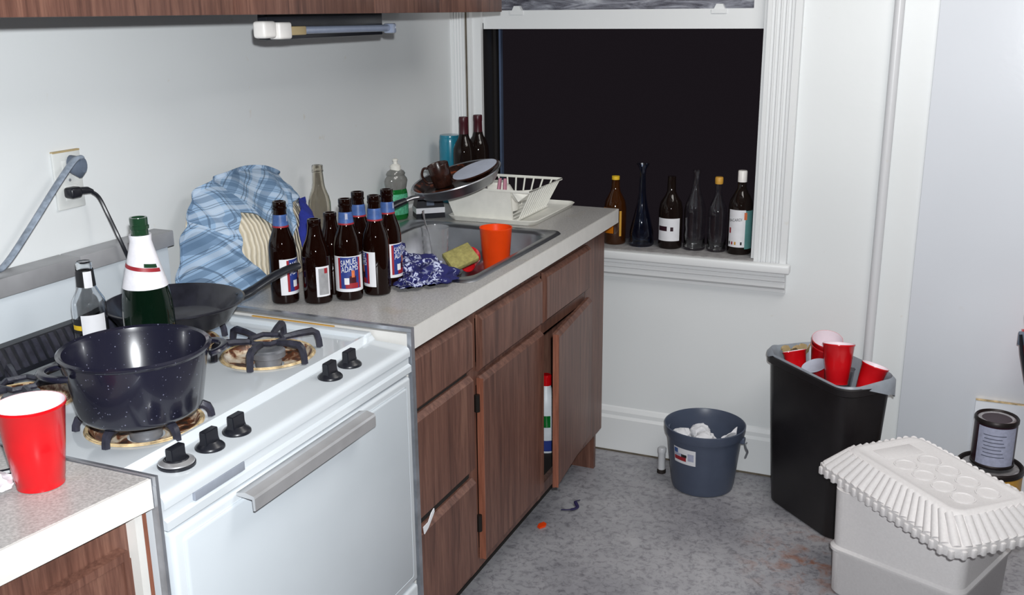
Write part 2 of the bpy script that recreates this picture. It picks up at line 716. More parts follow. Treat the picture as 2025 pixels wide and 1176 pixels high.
def text_bm(txt, size, extrude=0.0):
    cu = bpy.data.curves.new('lettering', 'FONT')
    cu.body = txt
    cu.size = size
    cu.align_x = 'CENTER'
    cu.extrude = extrude
    cu.resolution_u = 3
    o = bpy.data.objects.new('lettering', cu)
    COL.objects.link(o)
    dg = bpy.context.evaluated_depsgraph_get()
    me = o.evaluated_get(dg).to_mesh()
    bm = bmesh.new()
    bm.from_mesh(me)
    o.evaluated_get(dg).to_mesh_clear()
    bpy.data.objects.remove(o)
    bpy.data.curves.remove(cu)
    return bm


def wrap_text(txt, size, r, ang, z, sx=1.0):
    bm = text_bm(txt, size)
    bmesh.ops.subdivide_edges(bm, edges=bm.edges[:], cuts=1)
    for v in bm.verts:
        a = R(ang) + v.co.x * sx / r
        v.co = Vector((r * math.cos(a), r * math.sin(a), z + v.co.y + v.co.x * 0.10))
    return bm


# ------------------------------------------------------------------ the room
YW = 2.23           # window wall
XL = -0.012         # stove wall
XR, YB, ZC = 3.1, -3.2, 2.46
struct('floor', box(-0.1, XR, YB, YW + 0.13, -0.05, 0.0), 'floor_vinyl')
struct('ceiling', box(-0.1, XR, YB, YW + 0.13, ZC, ZC + 0.05), 'ceiling_paint')
struct('wall_left', box(XL - 0.1, XL, YB, YW, 0, ZC), 'wall_paint')
struct('wall_right', box(XR, XR + 0.1, YB, YW + 0.13, 0, ZC), 'wall_far_unlit')
struct('wall_front', box(-0.1, XR, YB - 0.1, YB, 0, ZC), 'wall_far_unlit')
WX0, WX1, WZ0, WZ1 = 0.055, 1.062, 0.742, 2.18
bm = ring_prism(bmesh.new(), rect(XL - 0.1, XR, 0, ZC), rect(WX0, WX1, WZ0, WZ1), 'y', YW, YW + 0.13)
struct('wall_back', bm, 'wall_paint')
# the boxed-in section right of the pipe
struct('wall_chase', box(1.545, XR, YW - 0.012, YW, 0, ZC, 0.002), 'wall_paint_gloss')
t = struct('trim_1', box(1.762, 2.6, YW - 0.024, YW - 0.012, 0.0, 0.374, 0.002), 'wall_paint_gloss')
obj('rusty_edge', box(1.762, 2.6, YW - 0.0255, YW - 0.013, 0.374, 0.3765), 'rust_rim', t)
# baseboard: a tall board with a quarter round on top
bm = add_prism(bmesh.new(), [(YW, 0), (YW - 0.016, 0), (YW - 0.016, 0.128), (YW - 0.010, 0.138), (YW - 0.010, 0.152), (YW - 0.004, 0.166),
                             (YW, 0.17)], 'x', 0.40, 1.545)
struct('baseboard_back', bm, 'trim_paint', smooth=0)
struct('trim_2', box(0.40, 1.545, YW - 0.0185, YW - 0.0155, 0.0, 0.006), 'dull_brown', 'dark line along the floor')
# painted riser pipe
p = struct('trim_3', lathe([(0.0, 0.0), (0.0145, 0.0), (0.0145, ZC), (0, ZC)], 20, (1.437, YW - 0.017, 0)), 'pipe_paint', 'white painted riser pipe')

# window
win = bpy.data.objects.new('window_1', None)
COL.objects.link(win)
win.location = (0.55, YW, WZ0)
win['kind'] = 'structure'
win['label'] = 'tall double-hung window with lower sash raised, dark outside'


def casing(x0, x1, name, flutes):
    # fluted board: a stepped profile extruded upwards
    w_ = x1 - x0
    prof = [(x0, YW), (x0, YW - 0.024)]
    for k in range(flutes):
        a = x0 + w_ * (0.12 + 0.62 * k / flutes)
        s = w_ * 0.62 / flutes
        prof += [(a, YW - 0.024), (a + s * 0.15, YW - 0.019), (a + s * 0.55, YW - 0.019), (a + s * 0.72, YW - 0.024)]
    prof += [(x0 + w_ * 0.78, YW - 0.024), (x0 + w_ * 0.80, YW - 0.031), (x1, YW - 0.031), (x1, YW)]
    return obj(name, prism(prof, 'z', 0.748, ZC - 0.12), 'trim_paint', win, 0)


casing(1.062, 1.166, 'casing', 4)
bm = bmesh.new()
prof = [(XL, YW), (XL, YW - 0.034), (-0.004, YW - 0.034)]
for k in range(4):
    a = -0.004 + 0.0105 * k
    prof += [(a + 0.002, YW - 0.030), (a + 0.006, YW - 0.030), (a + 0.008, YW - 0.034)]
prof += [(0.041, YW - 0.034), (0.041, YW)]
obj('casing', prism(prof, 'z', 0.915, ZC - 0.12), 'trim_paint', win, 0)
obj('crack', box(0.041, 0.045, YW - 0.026, YW, 1.12, ZC - 0.12), 'dull_brown', win)
obj('jamb', box(0.045, 0.056, YW - 0.020, YW + 0.13, 0.757, WZ1), 'trim_paint', win)
obj('jamb', box(1.050, 1.062, YW - 0.006, YW + 0.13, 0.757, WZ1), 'trim_paint', win)
obj('sash_stop', box(0.056, 0.088, YW + 0.002, YW + 0.018, 0.757, WZ1), 'trim_paint', win)
obj('jamb_liner', box(0.0565, 0.090, YW + 0.02, YW + 0.128, 0.757, 1.50), 'jamb_dark', win)
obj('storm_track', box(0.1065, 0.1135, YW + 0.110, YW + 0.128, 0.757, 1.50), 'storm_metal', win)
obj('storm_track', box(0.0900, 0.1000, YW + 0.100, YW + 0.128, 0.757, 1.50), 'jamb_dark', win)
# sill, stool and apron
obj('sill', box(WX0, WX1, YW - 0.035, YW + 0.14, 0.735, 0.7565, 0.002), 'sill_worn', win)
obj('stool', box(0.42, 1.182, YW - 0.060, YW - 0.028, 0.724, 0.7535, 0.006, 3), 'trim_paint', win)
prof = [(YW, 0.724), (YW - 0.046, 0.724), (YW - 0.046, 0.712), (YW - 0.036, 0.708), (YW - 0.036, 0.694), (YW - 0.028, 0.690), (YW - 0.028, 0.672),
        (YW - 0.014, 0.662), (YW - 0.014, 0.652), (YW, 0.648)]
obj('apron', prism(prof, 'x', 0.42, 1.166), 'trim_paint', win, 0)
# raised lower sash
sh = obj('raised_sash', ring_prism(bmesh.new(), rect(0.058, 1.049, 1.480, 2.15), rect(0.100, 1.012, 1.541, 2.10), 'y', YW + 0.020, YW + 0.052), 'trim_paint', win, 0)
obj('pane', box(0.100, 1.012, YW + 0.034, YW + 0.038, 1.541, 2.10), 'dirty_pane', sh)
for sx in (0.215, 0.905):
    bm = bmesh.new()
    add_prism(bm, [(sx - 0.017, 1.541), (sx + 0.017, 1.541), (sx + 0.010, 1.555), (sx - 0.010, 1.555)], 'y', YW + 0.018, YW + 0.05)
    add_box(bm, sx - 0.024, sx + 0.024, YW + 0.016, YW + 0.021, 1.527, 1.541)
    obj('sash_lift', bm, 'trim_paint', sh)
us = obj('upper_sash', ring_prism(bmesh.new(), rect(0.058, 1.049, 1.50, 2.17), rect(0.100, 1.012, 1.535, 2.12), 'y', YW + 0.060, YW + 0.092), 'sill_worn', win, 0)
obj('muntin', box(0.330, 0.350, YW + 0.06, YW + 0.092, 1.535, 2.12), 'sill_worn', us)
obj('pulley_wheel', lathe([(0, 0), (0.008, 0), (0.008, 0.004), (0, 0.004)], 16), 'can_steel', win, world=False)
win.children[-1].rotation_euler = (R(90), 0, 0)
win.children[-1].location = (1.079 - 0.55, -0.0275, 1.553 - WZ0)
win.children[-1].scale = (1, 2.0, 1)

# ------------------------------------------------------------------ upper cabinet and its lamp
uc = thing('upper_cabinet', 'long brown wood-grain wall cabinet above the stove', 'cabinet', (XL, 0.7, 1.537))
obj('body', box(XL + 0.002, 0.318, -0.9, 1.852, 1.560, 2.26), 'laminate', uc)
obj('bottom_rail', box(XL + 0.002, 0.310, -0.9, 1.85, 1.541, 1.56), 'hollow_shade', uc)  # coloured near-black for the shade under the cabinet
for a, b_ in ((-0.9, -0.152), (-0.15, 0.598), (0.60, 1.118), (1.12, 1.452), (1.455, 1.858)):
    obj('door', box(0.318, 0.334, a, b_, 1.537, 2.25, 0.0015), 'laminate', uc)
lp = thing('under_cabinet_lamp', 'unlit fluorescent strip lamp hanging under the wall cabinet', 'lamp', (0.25, 1.0, 1.54))
obj('end_cap', box(0.258, 0.290, 0.748, 0.792, 1.489, 1.524, 0.007, 3), 'lamp_white', lp)
obj('end_cap', box(0.258, 0.290, 0.800, 0.846, 1.486, 1.521, 0.005, 3), 'lamp_white', lp)
obj('housing', box(0.236, 0.262, 0.796, 1.275, 1.484, 1.5405, 0.004), 'black_plastic', lp)
obj('socket', box(0.262, 0.288, 0.846, 0.902, 1.493, 1.512, 0.003), 'tan_plastic', lp)
obj('tube', tube([(0.275, 0.900, 1.503), (0.275, 1.275, 1.501)], 0.0085, 16), 'tube_glass', lp)
obj('socket', box(0.262, 0.290, 1.275, 1.296, 1.488, 1.512, 0.004), 'tube_glass', lp)

# ------------------------------------------------------------------ wall outlet, plugs and cords
ou = thing('wall_outlet', 'white outlet plate on the wall above the stove ledge', 'outlet', (XL, 0.47, 1.22))
obj('plate', box(XL, XL + 0.007, 0.435, 0.505, 1.163, 1.279, 0.003), 'outlet_plastic', ou)
obj('dusty_edge', box(XL, XL + 0.0075, 0.436, 0.504, 1.277, 1.2805), 'tan_plastic', ou)
for z in (1.246, 1.196):
    rc = obj('receptacle', box(XL + 0.006, XL + 0.009, 0.455, 0.487, z - 0.016, z + 0.016, 0.0015), 'outlet_plastic', ou)
    for yy in (0.465, 0.477):
        obj('slot', box(XL + 0.0085, XL + 0.0092, yy - 0.001, yy + 0.001, z - 0.004, z + 0.006), 'hollow_shade', rc)
obj('screw', lathe([(0, 0), (0.003, 0), (0.003, 0.0015), (0, 0.0015)], 12), 'steel_strip', ou, world=False)
ou.children[-1].rotation_euler = (0, R(90), 0)
ou.children[-1].location = (0.007, 0, 0.001)
pc = thing('grey_power_cord', 'flat grey power cord with angled plug in the upper socket', 'cord', (0.01, 0.48, 1.25))
bm = bmesh.new()
loft(bm, [[(0.000, 0.474 + 0.012 * math.cos(a), 1.252 + 0.019 * math.sin(a)) for a in [2 * PI * i / 14 for i in range(14)]],
          [(0.020, 0.476 + 0.014 * math.cos(a), 1.247 + 0.022 * math.sin(a)) for a in [2 * PI * i / 14 for i in range(14)]],
          [(0.034, 0.474 + 0.009 * math.cos(a), 1.252 + 0.015 * math.sin(a)) for a in [2 * PI * i / 14 for i in range(14)]]])
obj('plug', bm, 'grey_plug', pc)
obj('cord', tube(smooth_path([(0.030, 0.474, 1.268), (0.030, 0.452, 1.262), (0.030, 0.401, 1.219), (0.030, 0.330, 1.153), (0.032, 0.265, 1.099),
                              (0.036, 0.225, 1.090), (0.036, 0.10, 1.090)]), 0.0085, 10, flat=0.55), 'grey_rubber', pc)
bc = thing('black_power_cord', 'thin black power cord plugged into the lower socket', 'cord', (0.01, 0.46, 1.2))
bm = bmesh.new()
add_box(bm, -0.003, 0.022, 0.447, 0.476, 1.187, 1.209, 0.006, 3)
add_tube(bm, [(0.012, 0.475, 1.199), (0.016, 0.492, 1.198), (0.018, 0.503, 1.194)], [0.008, 0.0075, 0.0045], 10)
obj('plug', bm, 'black_plastic', bc)
obj('cord', tube(smooth_path([(0.017, 0.498, 1.196), (0.022, 0.514, 1.180), (0.034, 0.520, 1.145), (0.056, 0.522, 1.095), (0.064, 0.535, 1.045),
                              (0.058, 0.56, 0.985), (0.056, 0.60, 0.93)]), 0.0042, 8), 'black_plastic', bc)

# ------------------------------------------------------------------ stove
SY0, SY1 = -0.040, 0.688
st = thing('gas_stove', 'white enamel gas range with four burners and black knobs', 'stove', (0.32, 0.32, 0))
obj('body', box(0.02, 0.628, SY0 + 0.002, SY1 - 0.002, 0.0, 0.872), 'enamel', st)
# backguard and its grey ledge
obj('backguard', box(XL + 0.003, 0.034, SY0, SY1 - 0.004, 0.86, 1.046, 0.003), 'enamel_panel', st)
lg = obj('ledge', box(XL + 0.003, 0.046, 0.425, SY1 + 0.004, 1.044, 1.078, 0.002), 'ledge_metal', st)
obj('ledge', box(XL + 0.003, 0.048, SY0, 0.422, 1.042, 1.078, 0.002), 'ledge_metal', st)
obj('ledge_bolt', lathe([(0, 0), (0.006, 0), (0.006, 0.006), (0.003, 0.010), (0, 0.010)], 10, (0.046, 0.60, 1.052)), 'white_plastic', st)
# black slotted vent
vt = obj('vent', prism([(0.034, 0.900), (0.078, 0.902), (0.074, 0.912), (0.052, 0.953), (0.034, 0.955)], 'y', 0.06, 0.52), 'black_plastic', st, 0)
for k in range(22):
    y = 0.075 + k * 0.020
    obj('vent_slot', prism([(0.0775, 0.911), (0.0565, 0.950), (0.0535, 0.951), (0.0745, 0.911)], 'y', y, y + 0.011), 'cast_iron', vt, 0)
# cooktop with four burner wells
BURN = [(0.424, 0.503, 0.088), (0.448, 0.140, 0.090), (0.175, 0.140, 0.085), (0.200, 0.490, 0.088)]
ZT = 0.895


def plate_hole(bm, x0, x1, y0, y1, cx, cy, r, z, n=64):
    angs = sorted([2 * PI * i / n for i in range(n)] + [math.atan2(yy - cy, xx - cx) % (2 * PI) for xx in (x0, x1) for yy in (y0, y1)])
    A, B = [], []
    for a in angs:
        c, s = math.cos(a), math.sin(a)
        k = min(((x1 - cx) / c if c > 1e-9 else (x0 - cx) / c if c < -1e-9 else 1e9),
                ((y1 - cy) / s if s > 1e-9 else (y0 - cy) / s if s < -1e-9 else 1e9))
        A.append(bm.verts.new((cx + k * c, cy + k * s, z)))
        B.append(bm.verts.new((cx + r * c, cy + r * s, z)))
    for i in range(len(angs)):
        j = (i + 1) % len(angs)
        bm.faces.new((A[i], A[j], B[j], B[i]))


bm = bmesh.new()
CX0, CX1, CXM, CYM = 0.034, 0.540, 0.315, 0.306
plate_hole(bm, CXM, CX1, CYM, SY1 - 0.012, *BURN[0], ZT)
plate_hole(bm, CXM, CX1, SY0 + 0.012, CYM, *BURN[1], ZT)
plate_hole(bm, CX0, CXM, SY0 + 0.012, CYM, *BURN[2], ZT)
plate_hole(bm, CX0, CXM, CYM, SY1 - 0.012, *BURN[3], ZT)
obj('cooktop', bm, 'enamel', st, 0)
# raised rim of the cooktop: sides and front
obj('cooktop_rim', box(0.034, 0.552, SY1 - 0.030, SY1 - 0.004, 0.870, 0.9045, 0.004, 3), 'enamel', st)
obj('cooktop_rim', box(0.034, 0.552, SY0 + 0.004, SY0 + 0.014, 0.870, 0.9035, 0.003, 3), 'enamel', st)
obj('cooktop_rim', prism([(0.538, 0.870), (0.538, 0.8955), (0.542, 0.9005), (0.548, 0.9005), (0.558, 0.889), (0.558, 0.870)], 'y', SY0 + 0.004, SY1 - 0.004), 'enamel', st, 0)
obj('rust_line', box(0.25, 0.46, SY1 - 0.007, SY1 - 0.002, 0.9035, 0.9055), 'label_gold', st)
# control panel: flat shelf rolling over into the fascia
prof = [(0.555, 0.84), (0.555, 0.8885), (0.562, 0.8865), (0.622, 0.8845)]
for k in range(7):
    a = R(90 - 90 * k / 6)
    prof.append((0.628 + 0.013 * math.cos(a), 0.8705 + 0.013 * math.sin(a)))
prof += [(0.641, 0.862), (0.637, 0.860), (0.637, 0.846), (0.643, 0.842), (0.643, 0.829), (0.60, 0.829)]
obj('control_panel', prism(prof, 'y', SY0 + 0.004, SY1 - 0.006), 'enamel', st, 25)
obj('nameplate', box(0.636, 0.6425, 0.026, 0.142, 0.8475, 0.8615, 0.0005), 'nameplate_grey', st)
for i, (y, x) in enumerate(((0.052, 0.589), (0.122, 0.594), (0.188, 0.594), (0.462, 0.594), (0.534, 0.591))):
    z0 = 0.8852
    big = i == 0
    if big:
        kr = obj('knob', lathe([(0, 0), (0.0285, 0), (0.0285, 0.004), (0.0265, 0.0055), (0.019, 0.009), (0.017, 0.012), (0, 0.012)], 32, (x, y, z0)), 'black_plastic', st)
        obj('dial_ring', lathe([(0.0190, 0.0105), (0.0268, 0.0075), (0.0272, 0.0055), (0.0190, 0.0055)], 32, (x, y, z0)), 'chrome', kr)
    else:
        kr = obj('knob', lathe([(0, 0), (0.0235, 0), (0.0235, 0.003), (0.021, 0.006), (0.015, 0.010), (0.013, 0.012), (0, 0.012)], 32, (x, y, z0)), 'black_plastic', st)
    g = bmesh.new()
    loft(g, [[(x + sx * a, y + sy * b, z0 + z) for sx, sy in ((-1, -1), (1, -1), (1, 1), (-1, 1))]
             for a, b, z in ((0.0085, 0.0165, 0.006), (0.0070, 0.0145, 0.016), (0.0065, 0.0150, 0.031))])
    bmesh.ops.bevel(g, geom=g.edges[:], offset=0.0012, segments=2, affect='EDGES')
    obj('grip', g, 'black_plastic', kr)


def burner(cx, cy, r, rot, gh=0.036):
    bw = obj('drip_bowl', lathe([(r + 0.003, 0.0025), (r + 0.001, 0.004), (r - 0.004, 0.002), (r * 0.86, -0.012), (r * 0.5, -0.020), (0.03, -0.020)], 40, (cx, cy, ZT)), 'burnt_bowl', st)
    obj('bowl_rim', lathe([(r - 0.003, 0.0030), (r + 0.001, 0.0046), (r + 0.0045, 0.0006)], 40, (cx, cy, ZT)), 'rust_rim', bw)
    bh = obj('burner_head', lathe([(0, -0.022), (0.026, -0.022), (0.026, -0.004), (0.034, -0.002), (0.034, 0.009), (0.030, 0.012), (0.030, 0.014), (0.010, 0.016), (0, 0.014)], 32, (cx, cy, ZT)), 'burner_alu', st)
    g = bmesh.new()
    zt = ZT + gh
    # hexagonal hub ring and six arms that bend down into feet
    ring = [(cx + 0.034 * math.cos(R(rot + 60 * k + 30)), cy + 0.034 * math.sin(R(rot + 60 * k + 30)), zt - 0.004) for k in range(6)]
    add_tube(g, ring, 0.0052, 6, closed=True)
    for k in range(6):
        a = R(rot + 60 * k)
        c, s = math.cos(a), math.sin(a)
        ro = r + 0.012
        pts = [(0.030, -0.006), (0.036, -0.004), (ro * 0.62, -0.001), (ro * 0.9, 0.0), (ro - 0.002, -0.005), (ro + 0.002, -0.55 * gh), (ro + 0.003, -gh + 0.002)]
        add_tube(g, [(cx + q * c, cy + q * s, zt + dz) for q, dz in pts], [0.0055, 0.006, 0.0070, 0.0078, 0.0078, 0.007, 0.007], 6)
    obj('grate', g, 'cast_iron', st, 50)


for (cx, cy, r), rot in zip(BURN, (48, 40, 30, 48)):
    burner(cx, cy, r, rot, 0.024 if cx == 0.448 else 0.036)
# oven door: frame, inner panel, handle
dr = obj('oven_door', box(0.622, 0.644, SY0 + 0.010, SY1 - 0.012, 0.352, 0.822, 0.007, 3), 'enamel', st)
obj('door_panel', box(0.640, 0.6475, SY0 + 0.030, SY1 - 0.034, 0.372, 0.806, 0.006, 3), 'enamel_panel', dr)
obj('handle', prism([(0.647, 0.823), (0.664, 0.826), (0.680, 0.822), (0.682, 0.818), (0.682, 0.798), (0.678, 0.797), (0.677, 0.816), (0.647, 0.818)], 'y', 0.110, 0.472), 'chrome', dr, 0)
obj('broiler_drawer', box(0.622, 0.644, SY0 + 0.010, SY1 - 0.012, 0.105, 0.344, 0.007, 3), 'enamel', st)
obj('drawer_panel', box(0.640, 0.6475, SY0 + 0.030, SY1 - 0.034, 0.125, 0.328, 0.006, 3), 'enamel_panel', st)

# ------------------------------------------------------------------ base cabinet under the sink
FX = 0.600
bcab = thing('sink_base_cabinet', 'brown wood-grain sink cabinet with drawers and an ajar door', 'cabinet', (0.3, 1.38, 0))
CY0, CY1, CZ0, CZ1 = 0.700, 2.066, 0.150, 0.869
# face frame: rails and stiles
g = bmesh.new()
T = 0.020
add_box(g, FX - T + 0.001, FX - 0.0006, CY0 + 0.006, CY1 - 0.002, CZ1 - 0.042, CZ1 - 0.0005)                 # top rail
add_box(g, FX - T + 0.001, FX - 0.0006, CY0 + 0.006, CY1 - 0.002, CZ0 + 0.0005, CZ0 + 0.035)                 # bottom rail
for a, b_ in ((CY0 + 0.004, 0.735), (1.025, 1.072), (1.475, 1.500), (1.880, CY1)):
    add_box(g, FX - T, FX, a, b_, CZ0, CZ1)
add_box(g, FX - T + 0.001, FX - 0.0006, CY0 + 0.02, CY1 - 0.02, 0.655, 0.70)                # rail under the drawers
obj('face_frame', g, 'laminate', bcab, 0)
obj('side_panel', box(0.02, FX - T, CY1 - 0.018, CY1, 0.0, CZ1), 'laminate', bcab)
obj('toe_kick', box(0.480, 0.500, CY0 + 0.004, CY1 - 0.018, 0.0, CZ0 + 0.01), 'hollow_shade', bcab)
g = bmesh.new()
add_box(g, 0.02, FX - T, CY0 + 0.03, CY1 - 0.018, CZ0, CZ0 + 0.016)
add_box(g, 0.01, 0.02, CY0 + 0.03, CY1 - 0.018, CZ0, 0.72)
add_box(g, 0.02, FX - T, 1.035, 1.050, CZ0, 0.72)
obj('inner_box', g, 'hollow_shade', bcab, 0)
# whitish end panel beside the stove with a metal edge strip
obj('end_panel', box(0.02, 0.632, SY1 + 0.002, CY0 + 0.0022, 0.0, 0.906), 'white_edge', bcab)
g = bmesh.new()
add_box(g, 0.03, 0.6415, SY1 + 0.001, CY0 + 0.0015, 0.9105, 0.9185)
add_box(g, 0.632, 0.6415, SY1 - 0.0005, CY0 + 0.0015, 0.02, 0.9105)
obj('edge_strip', g, 'steel_strip', bcab, 0)


def front(y0, y1, z0, z1, name, tilt=0.0, topbev=True, par=bcab):
    """slab front with finger-pull bevels on its top and bottom edges"""
    x1 = FX + 0.019
    bt = 0.012 if topbev else 0.0
    prof = [(FX + 0.001, z0), (x1 - 0.014, z0), (x1, z0 + 0.014), (x1, z1 - bt), (x1 - bt, z1), (FX + 0.001, z1)]
    return obj(name, prism(prof, 'y', y0, y1), 'laminate', par, 0)


front(0.738, 1.022, 0.708, 0.842, 'drawer')
front(0.738, 1.022, 0.446, 0.700, 'drawer')
b3 = front(0.738, 1.026, 0.168, 0.430, 'drawer')
obj('drawer_gap_shade', box(FX - 0.015, FX + 0.002, 0.742, 1.02, 0.428, 0.448), 'hollow_shade', bcab)  # dark strip stands in for the shade between drawer fronts
obj('drawer_gap_shade', box(FX - 0.015, FX + 0.002, 0.742, 1.02, 0.698, 0.710), 'hollow_shade', bcab)
front(1.076, 1.470, 0.690, 0.836, 'drawer')
front(1.505, 1.878, 0.690, 0.838, 'drawer')
d2 = front(1.076, 1.480, 0.176, 0.678, 'door')
obj('edge_band', box(FX + 0.002, FX + 0.0195, 1.0735, 1.076, 0.180, 0.674), 'laminate_edge', d2)
for z in (0.285, 0.612):
    obj('hinge', tube([(FX + 0.006, 1.066, z - 0.022), (FX + 0.006, 1.066, z + 0.022)], 0.0075, 10), 'hinge_metal', d2)
# the ajar door swings on its far edge
d3 = bpy.data.objects.new('door', None)
prof = [(0.0, 0.190), (0.006, 0.190), (0.019, 0.203), (0.019, 0.655), (0.009, 0.667), (0.0, 0.667)]
g = prism(prof, 'y', -0.388, 0.0)
d3 = obj('door', g, 'laminate', bcab, 0, world=False)
d3.location = (FX + 0.003 - 0.3, 1.886 - 1.38, 0)
d3.rotation_euler = (0, 0, R(5.2))
e3 = obj('edge_band', box(0.001, 0.0185, -0.3905, -0.388, 0.194, 0.663), 'laminate_edge', d3, 0, world=False)
# cleaning bottle inside, seen through the gap
cb = thing('cleaner_bottle', 'white cleaner bottle with red cap inside the ajar cupboard', 'bottle', (0.50, 1.80, CZ0 + 0.017))
obj('bottle_body', lathe([(0, 0), (0.040, 0), (0.043, 0.006), (0.043, 0.15), (0.036, 0.185), (0.016, 0.215), (0.014, 0.225), (0, 0.225)], 24), 'bleach_white', cb, world=False)
obj('cap', lathe([(0, 0.222), (0.018, 0.222), (0.018, 0.252), (0.014, 0.256), (0, 0.256)], 20), 'red_plastic', cb, world=False)
obj('blue_band', arc_patch(0.0435, 0, 360, 0.008, 0.045, 30), 'label_blue', cb, world=False)
obj('label', arc_patch(0.0436, -110, -50, 0.09, 0.13, 10), 'soap_green', cb, world=False)
tag(obj('paper_scrap', prism([(0.748, 0.436), (0.772, 0.4375), (0.786, 0.452), (0.800, 0.458), (0.801, 0.449), (0.790, 0.440), (0.770, 0.424), (0.752, 0.417)], 'x', FX + 0.0195, FX + 0.0215), 'paper_white'),
    'torn white paper scrap sticking out above the bottom drawer', 'paper')

# ------------------------------------------------------------------ countertops
CXF, CZT = 0.6376, 0.915
SKX0, SKX1, SKY0, SKY1 = 0.088, 0.600, 1.062, 1.690
ct = thing('countertop', 'grey laminate worktop with white front edge around the sink', 'countertop', (0.3, 1.4, 0.87))
g = ring_prism(bmesh.new(), rect(XL + 0.001, CXF - 0.004, CY0 + 0.003, 2.0966), rect(SKX0 + 0.012, SKX1 - 0.012, SKY0 + 0.012, SKY1 - 0.012), 'z', 0.8705, CZT)
obj('top', g, 'counter_laminate', ct, 0)
obj('front_edge', box(CXF - 0.004, CXF, CY0 + 0.002, 2.0966, 0.8695, CZT - 0.0005), 'white_edge', ct)
obj('end_edge', box(0.0, CXF - 0.004, 2.0966, 2.0985, 0.8705, CZT - 0.0005), 'white_edge', ct)

# left run
lc = thing('left_base_cabinet', 'brown wood-grain cabinet left of the stove under a white-edged top', 'cabinet', (0.3, -0.4, 0))
obj('body', box(0.02, 0.592, -1.0, -0.066, 0.10, 0.868), 'laminate', lc)
obj('face_stile', prism([(0.600, -0.066), (0.592, -0.066), (0.520, -1.0), (0.528, -1.0)], 'z', 0.10, 0.868), 'laminate', lc, 0)
obj('white_filler', box(0.55, 0.617, -0.070, -0.056, 0.0, 0.868), 'white_edge', lc)
obj('brown_filler', box(0.55, 0.615, -0.056, -0.046, 0.0, 0.868), 'laminate_edge', lc)
g = bmesh.new()
add_box(g, 0.10, 0.640, -0.046, -0.0405, 0.9035, 0.9185)
add_box(g, 0.628, 0.640, -0.0465, -0.0405, 0.02, 0.9035)
obj('edge_strip', g, 'steel_strip', lc, 0)
door = obj('door', prism([(0.6165, -0.100), (0.598, -0.100), (0.565, -0.55), (0.5835, -0.55)], 'z', 0.14, 0.812), 'laminate', lc, 0)
obj('door_molding', prism([(0.6205, -0.090), (0.600, -0.088), (0.566, -0.56), (0.584, -0.56)], 'z', 0.810, 0.822), 'laminate', door, 0)
obj('door_molding', prism([(0.6205, -0.088), (0.600, -0.088), (0.599, -0.100), (0.6195, -0.100)], 'z', 0.14, 0.810), 'laminate', door, 0)
lt = thing('left_countertop', 'grey laminate worktop with white edge holding the red cup', 'countertop', (0.3, -0.4, 0.87))
obj('top', prism([(XL + 0.001, -0.0475), (0.629, -0.0475), (0.503, -1.0), (XL + 0.001, -1.0)], 'z', 0.871, CZT), 'counter_laminate', lt, 0)
obj('front_edge', prism([(0.633, -0.0475), (0.629, -0.0475), (0.503, -1.0), (0.507, -1.0)], 'z', 0.870, CZT - 0.0005), 'white_edge', lt, 0)

# ------------------------------------------------------------------ sink
sk = thing('kitchen_sink', 'stainless steel drop-in kitchen sink with dishes in it', 'sink', (0.35, 1.38, 0.79))
BX0, BX1, BY0, BY1, BZ = 0.158, 0.566, 1.100, 1.652, 0.790
k_ = 6


def zl(pts, z):
    return [(x, y, z) for x, y in pts]


g = bmesh.new()
loft(g, [zl(rrect(SKX0, SKX1, SKY0, SKY1, 0.035, k_), CZT + 0.0005),
         zl(rrect(SKX0 + 0.004, SKX1 - 0.004, SKY0 + 0.004, SKY1 - 0.004, 0.033, k_), CZT + 0.005),
         zl(rrect(SKX0 + 0.012, SKX1 - 0.012, SKY0 + 0.012, SKY1 - 0.012, 0.03, k_), CZT + 0.0055),
         zl(rrect(BX0 - 0.006, BX1 + 0.006, BY0 - 0.006, BY1 + 0.006, 0.06, k_), CZT + 0.002),
         zl(rrect(BX0, BX1, BY0, BY1, 0.058, k_), CZT - 0.006),
         zl(rrect(BX0 + 0.008, BX1 - 0.008, BY0 + 0.008, BY1 - 0.008, 0.055, k_), BZ + 0.03),
         zl(rrect(BX0 + 0.03, BX1 - 0.03, BY0 + 0.03, BY1 - 0.03, 0.05, k_), BZ + 0.002)], False, True)
obj('basin', g, 'stainless', sk, 50)
obj('drain', lathe([(0, 0.0035), (0.025, 0.003), (0.042, 0.005), (0.044, 0.0025)], 28, (0.36, 1.25, BZ)), 'chrome', sk)

# ------------------------------------------------------------------ cups
SOLO = [(0, 0.004), (0.0285, 0.004), (0.0300, 0.0), (0.0315, 0.0), (0.0322, 0.010), (0.0330, 0.011), (0.0388, 0.060),
        (0.0445, 0.113), (0.0460, 0.1145), (0.0468, 0.117), (0.0462, 0.1195), (0.0450, 0.1195)]


def solo_cup(name, label, loc, rot=(0, 0, 0), group=None, s=1.0, outer='red_plastic', inner='cup_white'):
    o = thing(name, label, 'cup', loc, 0, group)
    o.rotation_euler = rot
    o.scale = (s, s, s)
    obj('cup_wall', lathe(SOLO, 40), outer, o, world=False)
    obj('cup_lining', lathe([(0.0462, 0.1196), (0.0450, 0.1192), (0.0432, 0.113), (0.0330, 0.013), (0.0300, 0.006), (0, 0.006)], 40), inner, o, world=False)
    return o


solo_cup('party_cup', 'large red plastic cup standing on the left worktop', (0.503, -0.118, CZT + 0.0008), s=1.0)

